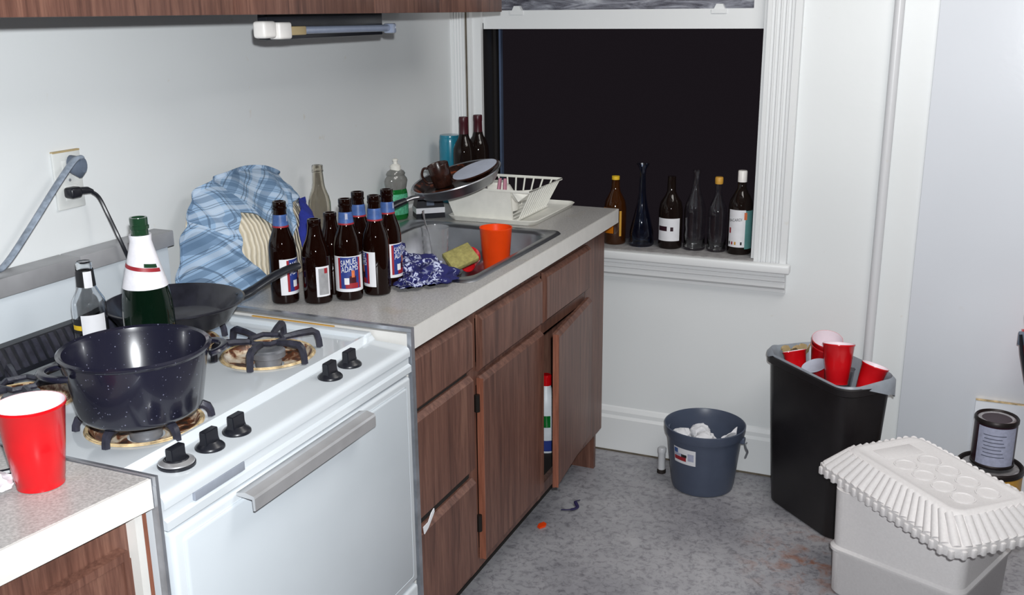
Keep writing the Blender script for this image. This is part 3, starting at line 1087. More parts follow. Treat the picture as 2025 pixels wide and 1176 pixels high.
# crumpled wrapper and fork beside the red cup
wr = obj('candy_wrapper', blob((0.455, -0.155, CZT + 0.009), (0.026, 0.022, 0.012), 0.7, 2.6, 3, 3, CZT + 0.001), 'foil_white')
tag(wr, 'crumpled shiny white wrapper beside the red cup', 'wrapper')
fk = obj('pen', tube([(0.405, -0.165, CZT + 0.0056), (0.452, -0.095, CZT + 0.0056)], 0.005, 8), 'black_plastic')
tag(fk, 'short black pen lying behind the red cup', 'pen')

# ------------------------------------------------------------------ pot, frying pan, bottles on the stove
PZ = ZT + 0.037
pot = thing('stock_pot', 'dark speckled enamel pot on the front burner', 'pot', (0.466, 0.119, PZ - 0.003))
pot.scale = (0.955, 0.955, 0.93)
PR = 0.118
obj('pot_wall', lathe([(0, 0.0), (0.088, 0.0), (0.094, 0.003), (0.100, 0.012), (PR - 0.002, 0.108), (PR + 0.003, 0.112), (PR + 0.004, 0.116), (PR, 0.119), (PR - 0.005, 0.116),
                       (PR - 0.007, 0.108), (0.096, 0.012), (0.09, 0.006), (0, 0.005)], 64), 'speckled_enamel', pot, world=False)
for a in (236, 56):
    c, s = math.cos(R(a)), math.sin(R(a))
    pts = []
    for k in range(11):
        th = R(-90 + 180 * k / 10)
        q = PR - 0.006 + 0.034 * math.cos(th)
        tt = 0.036 * math.sin(th)
        pts.append((q * c - tt * s, q * s + tt * c, 0.092 + 0.004 * math.cos(th)))
    obj('pot_handle', tube(pts, 0.0075, 8, flat=0.7), 'speckled_enamel', pot, world=False)

pan = thing('frying_pan', 'black non-stick frying pan on the rear burner', 'pan', (0.212, 0.492, ZT + 0.0445))
obj('pan_body', lathe([(0, 0.0), (0.098, 0.0), (0.104, 0.003), (0.130, 0.040), (0.137, 0.044), (0.138, 0.047), (0.134, 0.048), (0.126, 0.043), (0.100, 0.008), (0.096, 0.005), (0, 0.004)], 64),
    'pan_nonstick', pan, world=False)
ha = math.atan2(0.17, 0.17)
hp = [(0.126, 0.034), (0.150, 0.042), (0.175, 0.055), (0.205, 0.070), (0.235, 0.081), (0.262, 0.086)]
ha = R(52)
hb = tube([(q * math.cos(ha), q * math.sin(ha), z) for q, z in [(p_.x, p_.z) for p_ in smooth_path([(a, 0, b) for a, b in hp], 4)]],
          [0.013] * 6 + [0.0115] * 8 + [0.0105] * 6 + [0.009], 10, flat=0.75)
obj('pan_handle', hb, 'black_plastic', pan, world=False)

ch = thing('champagne_bottle', 'green champagne bottle with white foil neck behind the pot', 'bottle', (0.300, 0.328, ZT + 0.001), R(-40))
ch.scale = (1, 1, 0.965)
CP = [(0, 0.006), (0.030, 0.002), (0.040, 0.0), (0.0445, 0.006), (0.0455, 0.03), (0.0455, 0.125), (0.043, 0.155), (0.036, 0.190), (0.0275, 0.222), (0.0205, 0.248), (0.0165, 0.268)]
obj('bottle_glass', lathe(CP + [(0.0155, 0.270), (0.0, 0.270)], 40), 'glass_green', ch, world=False)
nk = obj('neck', lathe([(0.0158, 0.262), (0.0150, 0.284), (0.0152, 0.286), (0.0170, 0.287), (0.0172, 0.293), (0.0155, 0.294), (0.0158, 0.305), (0.0152, 0.308), (0.0115, 0.308), (0.0105, 0.29), (0, 0.285)], 32),
         'glass_green_neck', ch, world=False)
obj('foil_collar', lathe([(0.0400, 0.178), (0.0372, 0.190), (0.0290, 0.222), (0.0222, 0.248), (0.0188, 0.264), (0.0196, 0.276), (0.0165, 0.2755)], 32), 'foil_white', ch, world=False)
sb = obj('red_stripe', grid_surface(lambda u, v: (lambda a, z: Vector(((0.0300 + (0.222 - z) * 0.26) * math.cos(a), (0.0300 + (0.222 - z) * 0.26) * math.sin(a), z)))(R(-100 + 150 * u), 0.222 - 0.012 * u + 0.007 * v - 0.003), 20, 1),
         'label_red', ch, world=False)
obj('green_patch', grid_surface(lambda u, v: (lambda a, z: Vector(((0.0302 + (0.222 - z) * 0.26) * math.cos(a), (0.0302 + (0.222 - z) * 0.26) * math.sin(a), z)))(R(-10 + 50 * u), 0.2165 - 0.004 * u + 0.007 * v + 0.003), 8, 1),
    'label_neck_blue' if False else 'glass_green_neck', ch, world=False)

lq = thing('liquor_bottle', 'small clear liquor bottle with dark neck label on the stove', 'bottle', (0.159, 0.325, ZT + 0.001), 0)
LP = [(0, 0.003), (0.026, 0.0), (0.0305, 0.005), (0.0310, 0.03), (0.0310, 0.118), (0.0290, 0.132), (0.0210, 0.147), (0.0165, 0.157), (0.0150, 0.180), (0.0135, 0.194), (0.0142, 0.196), (0.0142, 0.203), (0.0120, 0.205)]
obj('bottle_glass', lathe(LP + [(0.0105, 0.203), (0.0120, 0.180), (0.0140, 0.157), (0.0190, 0.146), (0.0272, 0.131), (0.0285, 0.118), (0.0285, 0.01), (0, 0.008)], 36), 'glass_clear', lq, world=False)
obj('label', arc_patch(0.0313, -75, 10, 0.02, 0.108, 16), 'label_white', lq, world=False)
obj('label_stripe', arc_patch(0.0314, -118, -76, 0.072, 0.100, 8), 'label_black', lq, world=False)
obj('label_stripe', arc_patch(0.0315, -118, -76, 0.079, 0.088, 8), 'label_yellow', lq, world=False)
obj('neck_label', lathe([(0.0172, 0.158), (0.0155, 0.190)], 28), 'label_black', lq, world=False)
obj('neck_stamp', arc_patch(0.0176, -55, -5, 0.157, 0.188, 10), 'label_white', lq, world=False)

# ------------------------------------------------------------------ beer bottles on the worktop
TALL = [(0, 0.003), (0.024, 0.0), (0.0292, 0.002), (0.0305, 0.007), (0.0305, 0.118), (0.0300, 0.128), (0.0270, 0.143), (0.0215, 0.157), (0.0178, 0.168), (0.0160, 0.180), (0.0145, 0.202), (0.0140, 0.2095),
        (0.0155, 0.2105), (0.0156, 0.2145), (0.0142, 0.2155), (0.0148, 0.2175), (0.0148, 0.2265), (0.0138, 0.2282), (0.0105, 0.2282), (0.0098, 0.220), (0, 0.212)]
SHORT = [(0, 0.003), (0.025, 0.0), (0.0302, 0.002), (0.0315, 0.007), (0.0315, 0.104), (0.0305, 0.116), (0.0265, 0.130), (0.0205, 0.143), (0.0170, 0.156), (0.0150, 0.170), (0.0145, 0.176),
         (0.0150, 0.177), (0.0150, 0.186), (0.0140, 0.188), (0.0105, 0.188), (0.0098, 0.182), (0, 0.176)]


def beer(loc, label, tall=True, face=-60, kind='full', neck=True, s=1.0):
    o = thing('beer_bottle', label, 'bottle', loc, 0, 'brown beer bottles on the worktop')
    obj('bottle_glass', lathe(TALL if tall else SHORT, 36), 'glass_amber', o, world=False)
    r = 0.0308 if tall else 0.0318
    if neck:
        obj('neck_label', lathe([(0.0176, 0.1745), (0.0153, 0.1995)], 28), 'label_neck_blue', o, world=False)
        obj('neck_band', lathe([(0.0181, 0.1715), (0.0177, 0.1752)], 28), 'label_red', o, world=False)
        obj('neck_stamp', arc_patch(0.0169, face - 10, face + 10, 0.178, 0.197, 6), 'can_label', o, world=False)
        for ch_ in o.children[-1:]:
            ch_.scale = (0.985, 0.985, 1)
    if kind == 'full':
        lb = obj('label', arc_patch(r, face - 78, face + 78, 0.022, 0.103, 30), 'label_white', o, world=False)
        obj('label_field', arc_patch(r + 0.0002, face - 40, face + 40, 0.029, 0.101, 20), 'label_blue', lb, world=False)
        for s_ in (-1, 1):
            obj('label_stripe', arc_patch(r + 0.0003, face + s_ * 44 - 5, face + s_ * 44 + 5, 0.029, 0.100, 4), 'label_red', lb, world=False)
        obj('lettering', wrap_text('SAMUEL', 0.0200, r + 0.0005, face - 1, 0.0835, 0.55), 'label_white', lb, world=False)
        obj('lettering', wrap_text('ADAMS', 0.0195, r + 0.0005, face + 1, 0.0690, 0.62), 'label_white', lb, world=False)
        # the printed figure: red coat, white sleeve, head
        obj('printed_coat', arc_patch(r + 0.0004, face - 20, face + 34, 0.030, 0.042, 10), 'label_red', lb, world=False)
        obj('printed_coat', arc_patch(r + 0.0004, face - 2, face + 26, 0.042, 0.058, 8), 'foil_wine', lb, world=False)
        obj('printed_sleeve', arc_patch(r + 0.0006, face - 24, face - 4, 0.039, 0.054, 6), 'label_white', lb, world=False)
        obj('printed_head', arc_patch(r + 0.0006, face + 7, face + 20, 0.055, 0.071, 5), 'label_orange', lb, world=False)
    elif kind == 'silver':
        lb = obj('label', arc_patch(r, face - 30, face + 30, 0.018, 0.086, 14), 'label_white', o, world=False)
        obj('label_field', arc_patch(r + 0.0002, face - 20, face + 22, 0.022, 0.082, 12), 'label_silver', lb, world=False)
        obj('printed_mark', arc_patch(r + 0.0004, face + 4, face + 18, 0.070, 0.082, 4), 'label_red', lb, world=False)
    return o


Z = CZT + 0.0008
beer((0.275, 0.774, Z), 'brown beer bottle standing apart from the cluster, next to the plaid cloth', True, 8)
beer((0.343, 0.803, Z), 'short brown beer bottle with bare neck and silver back label', False, -30, 'silver', False)
beer((0.334, 0.880, Z), 'short brown beer bottle with bare neck hidden behind the silver-labelled one', False, 20, 'silver', False)
beer((0.394, 0.852, Z), 'brown beer bottle with its lettered blue label facing the room', True, -52)
beer((0.432, 0.912, Z), 'brown beer bottle turned so only the white edge of its label shows', True, -142)
beer((0.372, 0.940, Z), 'brown beer bottle in the middle of the cluster, only its blue neck showing', True, 40)
beer((0.418, 0.993, Z), 'brown beer bottle nearest the sink with a blue bandana beside it', True, 0)

cg = thing('clear_bottle', 'empty clear glass longneck bottle against the wall', 'bottle', (0.046, 1.264, CZT + 0.0008))
obj('bottle_glass', lathe(TALL[:-2] + [(0.0105, 0.2282), (0.0118, 0.202), (0.0135, 0.180), (0.0155, 0.168), (0.0192, 0.157), (0.0247, 0.143), (0.0277, 0.128), (0.0283, 0.118), (0.0283, 0.012), (0, 0.008)], 36), 'glass_smoke', cg, world=False)

# ------------------------------------------------------------------ heap of cloths against the wall
HC, HA, HH = 0.950, 0.226, 0.252


def dome(t, r, off=0.0, seed=0.0, amp=0.006):
    c, s = math.cos(t), math.sin(t)
    e = 0.72
    cc = math.copysign(abs(c) ** e, c)
    ss = max(s, 0) ** e
    y = HC + HA * r * cc
    z = CZT + 0.001 + HH * r * ss
    x = 0.012 + 0.150 * max(0.0, 1 - min(r, 1) ** 2.2) ** 0.75 + off
    n_ = noise.noise(Vector((y * 11 + seed, z * 11, seed))) * amp + noise.noise(Vector((y * 34 + seed, z * 34, 2 + seed))) * amp * 0.35
    xx = max(x + n_ * 2.2, 0.002 + off * 0.5)
    low = CZT + (0.0105 if (xx > 0.070 and y + n_ > 1.040) else 0.0045)      # lies over the sink rim
    return Vector((xx, y + n_, max(z + n_ * 0.6, low)))


tw = obj('cream_towel', grid_surface(lambda u, v: dome(PI * u, 0.02 + 0.96 * v, 0, 3.0, 0.006), 60, 26), 'cream_terry')
tag(tw, 'cream ribbed towel heaped under the plaid cloth by the wall', 'towel')


def interp(tab, x):
    for (a, fa), (b, fb) in zip(tab, tab[1:]):
        if a <= x <= b:
            return fa + (fb - fa) * (x - a) / (b - a)
    return tab[-1][1] if x > tab[-1][0] else tab[0][1]


RIN = [(30, 0.93), (52, 0.88), (70, 0.64), (88, 0.34), (94, 0.36), (104, 0.62), (120, 0.80), (136, 0.74), (150, 0.66), (162, 0.60), (170, 0.42), (176, 0.36), (181, 0.52)]


def plaid_pt(u, v):
    d = 33 + 148 * u
    ri = interp(RIN, d) + 0.015 * math.sin(d * 0.3)
    r = ri + (1.045 - ri) * v
    t = R(min(d, 180))
    fold = 0.007 * math.sin(d * 0.16 + 3.5 * v) + 0.005 * math.sin(d * 0.35 + 6 * v)
    return dome(t, r, 0.022 + fold, 3.0, 0.006)


def plaid_uv(u, v, uc):
    p_ = plaid_pt(u, v)
    a, b = (p_.y - p_.x * 0.5) * 14.5, (p_.z - p_.x * 0.5) * 14.5
    k = R(34 if uc < 0.30 else -30 if uc < 0.50 else 22 if uc < 0.76 else -14)      # folded over in four pieces
    o_ = 0.0 if uc < 0.30 else 0.4 if uc < 0.50 else 0.15 if uc < 0.76 else 0.6
    return (a * math.cos(k) - b * math.sin(k) + o_, a * math.sin(k) + b * math.cos(k) + o_)


pl = obj('plaid_cloth', grid_surface(plaid_pt, 150, 30, plaid_uv, 0.002), 'plaid_cotton')
for v in pl.data.vertices:                     # hems stay on the worktop, behind the stove edge
    v.co.y = max(v.co.y, 0.7045)
    v.co.z = max(v.co.z, CZT + 0.0042)
    v.co.x = min(v.co.x, 0.215)
tag(pl, 'blue plaid cloth draped in an arch over the cream towel', 'cloth')


def rag_pt(u, v):
    d = 3 + 73 * u
    lo = 0.30 + 0.04 * math.sin(5 * u)
    hi = interp([(0, 1.18), (24, 1.16), (31, 0.86), (50, 0.83), (58, 0.72), (66, 0.62), (76, 0.46)], d)
    return dome(R(d), lo + (hi - lo) * v, 0.030 + 0.016 * (1 - v) + 0.004 * math.sin(9 * u + 4 * v), 3.0, 0.006)


bl = obj('blue_rag', grid_surface(rag_pt, 46, 24, None, 0.002), 'blue_cloth')
tag(bl, 'plain blue rag over the side of the towel heap', 'rag')

# ------------------------------------------------------------------ bandana half in the sink
bn = bmesh.new()


def add_blob(c, rad, amp, fr, seed, fl):
    q = blob(c, rad, amp, fr, seed, 4, fl)
    me = bpy.data.meshes.new('tmp')
    q.to_mesh(me)
    q.free()
    bn.from_mesh(me)
    bpy.data.meshes.remove(me)


add_blob((0.508, 1.052, 0.925), (0.046, 0.062, 0.030), 0.55, 2.4, 4, CZT + 0.006)
add_blob((0.482, 1.000, 0.922), (0.034, 0.050, 0.024), 0.6, 2.8, 9, CZT + 0.002)
add_blob((0.424, 1.104, 0.930), (0.050, 0.075, 0.026), 0.6, 2.2, 13, CZT + 0.006)
add_blob((0.330, 1.110, 0.950), (0.060, 0.050, 0.045), 0.5, 2.2, 17, CZT + 0.006)
for v in bn.verts:
    k = noise.noise(v.co * 46) * 0.006 + noise.noise(v.co * 110) * 0.002
    v.co += v.normal * k if v.normal.length else Vector()
    v.co.z = max(v.co.z, CZT + 0.0085)
    q = Vector((v.co.x - 0.418, v.co.y - 0.993))         # the cloth lies against the nearest bottle
    if q.length < 0.036:
        q = q.normalized() * 0.036
        v.co.x, v.co.y = 0.418 + q.x, 0.993 + q.y
tag(obj('bandana', bn, 'bandana_print', None, 80), 'crumpled navy bandana with white print hanging over the sink rim', 'bandana')

# ------------------------------------------------------------------ dishes in the sink
oc = thing('orange_cup', 'tall orange plastic cup standing in the sink', 'cup', (0.462, 1.510, BZ + 0.003))
obj('cup_wall', lathe([(0, 0.003), (0.031, 0.0), (0.0325, 0.002), (0.0455, 0.158), (0.0468, 0.160), (0.0468, 0.163), (0.0448, 0.163)], 40), 'orange_plastic', oc, world=False)
obj('cup_lining', lathe([(0.0462, 0.1632), (0.0440, 0.162), (0.031, 0.006), (0, 0.006)], 40), 'orange_plastic', oc, world=False)
gl = thing('drinking_glass', 'clear ridged plastic tumbler standing in the sink', 'glass', (0.272, 1.505, BZ + 0.003))
pr_ = [(0, 0.002), (0.030, 0.0)]
for k in range(7):
    z = 0.012 + k * 0.018
    pr_ += [(0.0325 + 0.0010 * k, z), (0.0340 + 0.0010 * k, z + 0.006), (0.0325 + 0.0010 * k, z + 0.012)]
pr_ += [(0.0405, 0.150), (0.0395, 0.150), (0.0375, 0.14), (0.0300, 0.012), (0, 0.010)]
obj('glass_wall', lathe(pr_, 40), 'tumbler_plastic', gl, world=False)
sp = thing('spoon', 'steel spoon standing handle up in the clear tumbler', 'spoon', (0.262, 1.51, BZ + 0.013))
obj('handle', tube(smooth_path([(0.265, 1.505, BZ + 0.03), (0.256, 1.502, 0.90), (0.243, 1.496, 0.965), (0.240, 1.495, 0.990)], 4), [0.003] * 6 + [0.004] * 3 + [0.0055] * 3 + [0.007], 8, flat=0.35), 'stainless', sp)
obj('bowl', blob((0.266, 1.505, BZ + 0.034), (0.010, 0.003, 0.016), 0, 1, 0, 2), 'stainless', sp)
sg = bmesh.new()
add_box(sg, -0.042, 0.042, -0.034, 0.034, -0.010, 0.010, 0.005, 2)
for v in sg.verts:
    v.co.z += 0.006 * (v.co.x / 0.038) ** 2 - 0.004 * (v.co.y / 0.03)
sg.transform(Matrix.Translation((0.380, 1.448, 0.872)) @ Matrix.Rotation(R(30), 4, 'Z') @ Matrix.Rotation(R(44), 4, 'X') @ Matrix.Rotation(R(26), 4, 'Z'))
tag(obj('sponge', sg, 'sponge_yellow'), 'dirty yellow sponge leaning among the dishes in the sink', 'sponge')
rc_ = solo_cup('plastic_cup', 'red plastic cup lying in the sink behind the sponge', (0.352, 1.550, BZ + 0.036), (R(84), 0, R(200)), s=0.66)
bw_ = thing('cereal_bowl', 'steel bowl under the sponge in the sink', 'bowl', (0.345, 1.390, BZ + 0.003))
obj('bowl_wall', lathe([(0, 0.004), (0.03, 0.0), (0.05, 0.014), (0.062, 0.050), (0.064, 0.052), (0.060, 0.050), (0.047, 0.016), (0, 0.008)], 36), 'stainless', bw_, world=False)

# ------------------------------------------------------------------ dish soap and black box
ds = thing('dish_soap', 'green dish soap bottle with white push cap behind the sink', 'bottle', (0.042, 1.690, CZT + 0.001), R(62))


def oval(rx, ry, z, n=28):
    return [(rx * math.cos(2 * PI * i / n), ry * math.sin(2 * PI * i / n), z) for i in range(n)]


obj('bottle_body', loft(bmesh.new(), [oval(0.036, 0.022, 0), oval(0.039, 0.024, 0.006), oval(0.0395, 0.0245, 0.05), oval(0.037, 0.023, 0.085), oval(0.034, 0.021, 0.094)]), 'soap_green', ds, world=False)
obj('bottle_top', loft(bmesh.new(), [oval(0.034, 0.021, 0.0942), oval(0.0375, 0.0235, 0.110), oval(0.0395, 0.0245, 0.120), oval(0.037, 0.023, 0.128), oval(0.030, 0.019, 0.136), oval(0.033, 0.021, 0.142), oval(0.028, 0.018, 0.150), oval(0.016, 0.014, 0.156)]),
    'soap_clear', ds, world=False)
obj('label', loft(bmesh.new(), [oval(0.0398, 0.0248, 0.016), oval(0.0401, 0.0251, 0.05), oval(0.0378, 0.0238, 0.080)], False, False), 'soap_label', ds, world=False)
if False:
    pass
obj('cap', lathe([(0, 0.152), (0.0165, 0.152), (0.0165, 0.166), (0.0110, 0.171), (0.0065, 0.173), (0.0065, 0.180), (0.0085, 0.182), (0.0085, 0.187), (0, 0.190)], 24), 'white_plastic', ds, world=False)

rb = thing('black_box', 'small black box with a white band beside the dish rack', 'box', (0.118, 1.757, CZT + 0.001), R(40))
obj('box_body', loft(bmesh.new(), [[(sx * a, sy * b, z) for sx, sy in ((-1, -1), (1, -1), (1, 1), (-1, 1))] for a, b, z in ((0.046, 0.030, 0), (0.045, 0.029, 0.03), (0.034, 0.022, 0.085))]), 'black_plastic', rb, 0, world=False)
obj('white_band', box(-0.0462, 0.0455, -0.0308, 0.0308, 0.016, 0.033), 'label_white', rb, world=False)
obj('grey_panel', box(-0.012, 0.012, -0.0290, -0.02, 0.040, 0.056), 'grey_plug', rb, world=False)

# ------------------------------------------------------------------ drain tray and dish rack
tr = thing('drain_tray', 'shallow white plastic drain tray under the dish rack', 'tray', (0.35, 1.9, CZT))
TX0, TX1, TY0, TY1 = 0.195, 0.496, 1.722, 2.088
obj('tray', loft(bmesh.new(), [zl(rrect(TX0 + 0.012, TX1 - 0.012, TY0 + 0.012, TY1 - 0.012, 0.02), CZT + 0.001), zl(rrect(TX0, TX1, TY0, TY1, 0.028), CZT + 0.016),
                               zl(rrect(TX0 + 0.003, TX1 - 0.003, TY0 + 0.003, TY1 - 0.003, 0.026), CZT + 0.0175), zl(rrect(TX0 + 0.014, TX1 - 0.014, TY0 + 0.014, TY1 - 0.014, 0.02), CZT + 0.006)]),
    'rack_plastic', tr, 50)
rk = thing('dish_rack', 'white plastic dish rack with slatted sides and solid cutlery end', 'rack', (0.33, 1.87, CZT + 0.007))
B0 = (0.220, 0.424, 1.746, 2.000, CZT + 0.012)
T0 = (0.182, 0.468, 1.738, 2.015, 1.016)
rim = [(T0[0], T0[2], T0[4]), (T0[1], T0[2], T0[4]), (T0[1], T0[3], T0[4]), (T0[0], T0[3], T0[4])]
base = [(B0[0], B0[2], B0[4]), (B0[1], B0[2], B0[4]), (B0[1], B0[3], B0[4]), (B0[0], B0[3], B0[4])]
obj('rim', tube([Vector(p_) for p_ in rim], 0.0045, 8, True), 'rack_plastic', rk)
obj('base_ring', tube([Vector(p_) for p_ in base], 0.004, 8, True), 'rack_plastic', rk)
for side in range(1, 4):
    a0, a1 = Vector(rim[side]), Vector(rim[(side + 1) % 4])
    b0, b1 = Vector(base[side]), Vector(base[(side + 1) % 4])
    nsl = 13 if side in (1, 3) else 9
    for k in range(1, nsl):
        f_ = k / nsl
        obj('slat', tube([a0.lerp(a1, f_), b0.lerp(b1, f_)], 0.0028, 6), 'rack_plastic', rk)
for k in range(1, 9):
    f_ = k / 9
    obj('slat', tube([Vector(base[0]).lerp(Vector(base[1]), f_), Vector(base[3]).lerp(Vector(base[2]), f_)], 0.0025, 6), 'rack_plastic', rk)
# solid end: a cutlery trough
cx = obj('cutlery_end', loft(bmesh.new(), [[(B0[0] - 0.002, B0[2] - 0.004, B0[4] - 0.004), (B0[1] - 0.012, B0[2] - 0.004, B0[4] - 0.004), (B0[1] - 0.012, B0[2] + 0.006, B0[4] - 0.004), (B0[0] - 0.002, B0[2] + 0.006, B0[4] - 0.004)],
                                           [(T0[0] - 0.003, T0[2] - 0.002, T0[4] + 0.002), (T0[1] - 0.060, T0[2] - 0.002, T0[4] + 0.002), (T0[1] - 0.060, T0[2] + 0.006, T0[4] + 0.002), (T0[0] - 0.003, T0[2] + 0.006, T0[4] + 0.002)]]), 'rack_plastic', rk, 0)
obj('cutlery_side', loft(bmesh.new(), [[(B0[1] - 0.012 + 0.020, B0[2] - 0.003, 0.985), (B0[1] + 0.018, B0[2] + 0.05, 0.985), (B0[1] + 0.012, B0[2] + 0.05, 0.985), (B0[1] - 0.004, B0[2] + 0.004, 0.985)],
                                       [(T0[1] - 0.055, T0[2] - 0.001, T0[4]), (T0[1] - 0.002, T0[2] + 0.055, T0[4]), (T0[1] - 0.008, T0[2] + 0.055, T0[4]), (T0[1] - 0.068, T0[2] + 0.004, T0[4])]]), 'rack_plastic', rk, 0)
# things in the rack
mg = thing('white_bowl', 'white bowl turned down inside the dish rack', 'bowl', (0.306, 1.872, CZT + 0.016))
obj('bowl_wall', lathe([(0.066, 0.0), (0.068, 0.002), (0.060, 0.045), (0.040, 0.078), (0.028, 0.084), (0.028, 0.090), (0.024, 0.090), (0, 0.086)], 36), 'white_plastic', mg, world=False)
for i, (x, y, dx, dy, m_) in enumerate(((0.342, 1.764, 0.010, 0.008, 'pink_handle'), (0.372, 1.766, 0.002, 0.006, 'pink_handle'))):
    u_ = thing('cutlery_knife', ('leaning pink-handled utensil next to the steel forks', 'upright pink-handled utensil in the rack')[i], 'utensil', (x, y, CZT + 0.014), 0, 'pink utensils in the dish rack')
    obj('handle', tube([(x + dx, y + dy, 0.99), (x + dx * 1.6, y + dy * 1.6, 1.048)], [0.0105, 0.008], 8, flat=0.6), m_, u_)
    obj('blade', tube([(x, y, CZT + 0.016), (x + dx, y + dy, 0.99)], [0.005, 0.007], 6, flat=0.3), 'stainless', u_)
for x, y, dx, tx in ((0.262, 1.764, -0.012, 'steel fork leaning beside the white bowl in the rack'), (0.290, 1.764, 0.004, 'upright steel fork between two leaning forks in the rack'),
                     (0.322, 1.764, -0.016, 'steel fork leaning next to the pink utensils in the rack')):
    tag(obj('fork', tube([(x - dx, y, CZT + 0.016), (x, y + 0.006, 0.99), (x + dx, y + 0.01, 1.036)], [0.004, 0.004, 0.008], 6, flat=0.4), 'stainless'), tx, 'fork', 'steel cutlery in the rack')

# tilted stainless skillet resting on the rack and the black box
ax = Vector((0.149, 0.240, 0.080)).normalized()       # handle-to-far-rim axis
tv = Vector((-0.82, 0.51, 0.0))
SKL = 0.010
tv = (tv - ax * tv.dot(ax)).normalized()
MS = Matrix.Translation((0.2665, 1.680, 1.030)) @ Matrix.Translation(SKL * (CAM - Vector((0.2665, 1.680, 1.030)))) @ Matrix.Rotation(R(-3), 4, ax) @ Matrix((ax, tv, ax.cross(tv))).transposed().to_4x4()
kt = thing('steel_skillet', 'stainless skillet with black handle tilted on top of the dish rack', 'pan')
kt.matrix_basis = MS
obj('pan_wall', lathe([(0, 0.0), (0.108, 0.0), (0.116, 0.004), (0.134, 0.032), (0.139, 0.034), (0.138, 0.037), (0.133, 0.035)], 56), 'stainless', kt, world=False)
obj('pan_inside', lathe([(0.134, 0.0352), (0.130, 0.031), (0.112, 0.007), (0, 0.004)], 56), 'skillet_inside', kt, world=False)
obj('bracket', tube([(-0.126, 0, 0.022), (-0.160, 0, 0.030), (-0.185, 0, 0.031)], [0.014, 0.010, 0.0085], 10, flat=0.7), 'stainless', kt, world=False)
obj('handle', tube([(-0.182, 0, 0.031), (-0.21, 0, 0.032), (-0.26, 0, 0.029), (-0.30, 0, 0.022), (-0.318, 0, 0.016)], [0.0105, 0.0125, 0.012, 0.011, 0.006], 10, flat=0.8), 'black_plastic', kt, world=False)
# oval dish lying in the skillet
pd = thing('oval_dish', 'dark-rimmed oval dish with pale inside lying in the skillet', 'dish')
pd.matrix_basis = MS @ Matrix.Translation((0.056, -0.022, 0.018)) @ Matrix.Rotation(R(-5), 4, 'Y') @ Matrix.Rotation(R(4), 4, 'X') @ Matrix.Rotation(R(-12), 4, 'Z')
obj('dish_wall', loft(bmesh.new(), [oval(0.050, 0.040, 0.0, 36), oval(0.072, 0.056, 0.016, 36), oval(0.077, 0.060, 0.018, 36), oval(0.073, 0.056, 0.020, 36)]), 'brown_mug', pd, world=False)
obj('dish_inside', loft(bmesh.new(), [oval(0.071, 0.054, 0.0205, 36), oval(0.05, 0.03, 0.0215, 36)]), 'foam_plate', pd, world=False)
# brown mug in the skillet
mu = thing('brown_mug', 'dark brown mottled mug standing in the skillet', 'mug')
mu.matrix_basis = MS @ Matrix.Translation((-0.020, 0.055, 0.009)) @ Matrix.Scale(0.9, 4)
obj('mug_wall', lathe([(0, 0.002), (0.030, 0.0), (0.033, 0.004), (0.036, 0.074), (0.035, 0.076), (0.033, 0.073), (0.030, 0.01), (0, 0.008)], 32), 'brown_mug', mu, world=False)
hc, hs = math.cos(R(148)), math.sin(R(148))
obj('handle', tube(smooth_path([(q * hc, q * hs, z) for q, z in ((0.032, 0.070), (0.050, 0.072), (0.060, 0.050), (0.050, 0.024), (0.031, 0.018))], 5), 0.0042, 8), 'brown_mug', mu, world=False)

# wine bottles and the teal tumbler in the corner
WINE = [(0, 0.006), (0.030, 0.0), (0.0355, 0.004), (0.0368, 0.02), (0.0368, 0.170), (0.0352, 0.188), (0.0280, 0.208), (0.0190, 0.222), (0.0155, 0.235)]


def wine(loc, label):
    o = thing('wine_bottle', label, 'bottle', loc, 0, 'wine bottles in the corner')
    obj('bottle_glass', lathe(WINE + [(0.0145, 0.240), (0.0140, 0.285), (0, 0.285)], 36), 'glass_wine', o, world=False)
    obj('foil_capsule', lathe([(0.0162, 0.228), (0.0150, 0.240), (0.0145, 0.270), (0.0152, 0.272), (0.0152, 0.288), (0.014, 0.291), (0, 0.291)], 28), 'foil_wine', o, world=False)
    return o


wine((0.135, 1.985, CZT + 0.001), 'wine bottle with dark red foil next to the teal tumbler')
wine((0.152, 2.058, CZT + 0.001), 'wine bottle with dark red foil right beside the window frame')
tl = thing('teal_tumbler', 'teal plastic tumbler in the corner behind the wine bottles', 'tumbler', (0.066, 2.020, CZT + 0.001))
obj('tumbler_wall', lathe([(0, 0.0), (0.034, 0.0), (0.036, 0.004), (0.037, 0.205), (0.0345, 0.218), (0.033, 0.222)], 32), 'teal_plastic', tl, world=False)
obj('lid', lathe([(0.0345, 0.216), (0.0352, 0.220), (0.0335, 0.226), (0, 0.226)], 32), 'teal_plastic', tl, world=False)

# ------------------------------------------------------------------ bottles on the window sill
SZ = 0.7568


def sill_bottle(name, label, x, y, prof, glass, hollow=True, rz=0.0):
    o = thing(name, label, 'bottle', (x, y, SZ), rz, 'bottles along the window sill')
    pf = list(prof)
    if hollow:
        inner = [(max(r - 0.0028, 0.004), z) for r, z in prof[::-1] if r > 0.006 and z > 0.006]
        pf += inner + [(inner[-1][0] * 0.8, 0.009), (0, 0.009)]
    else:
        pf += [(0, prof[-1][1])]
    obj('bottle_glass', lathe(pf, 32), glass, o, world=False)
    return o


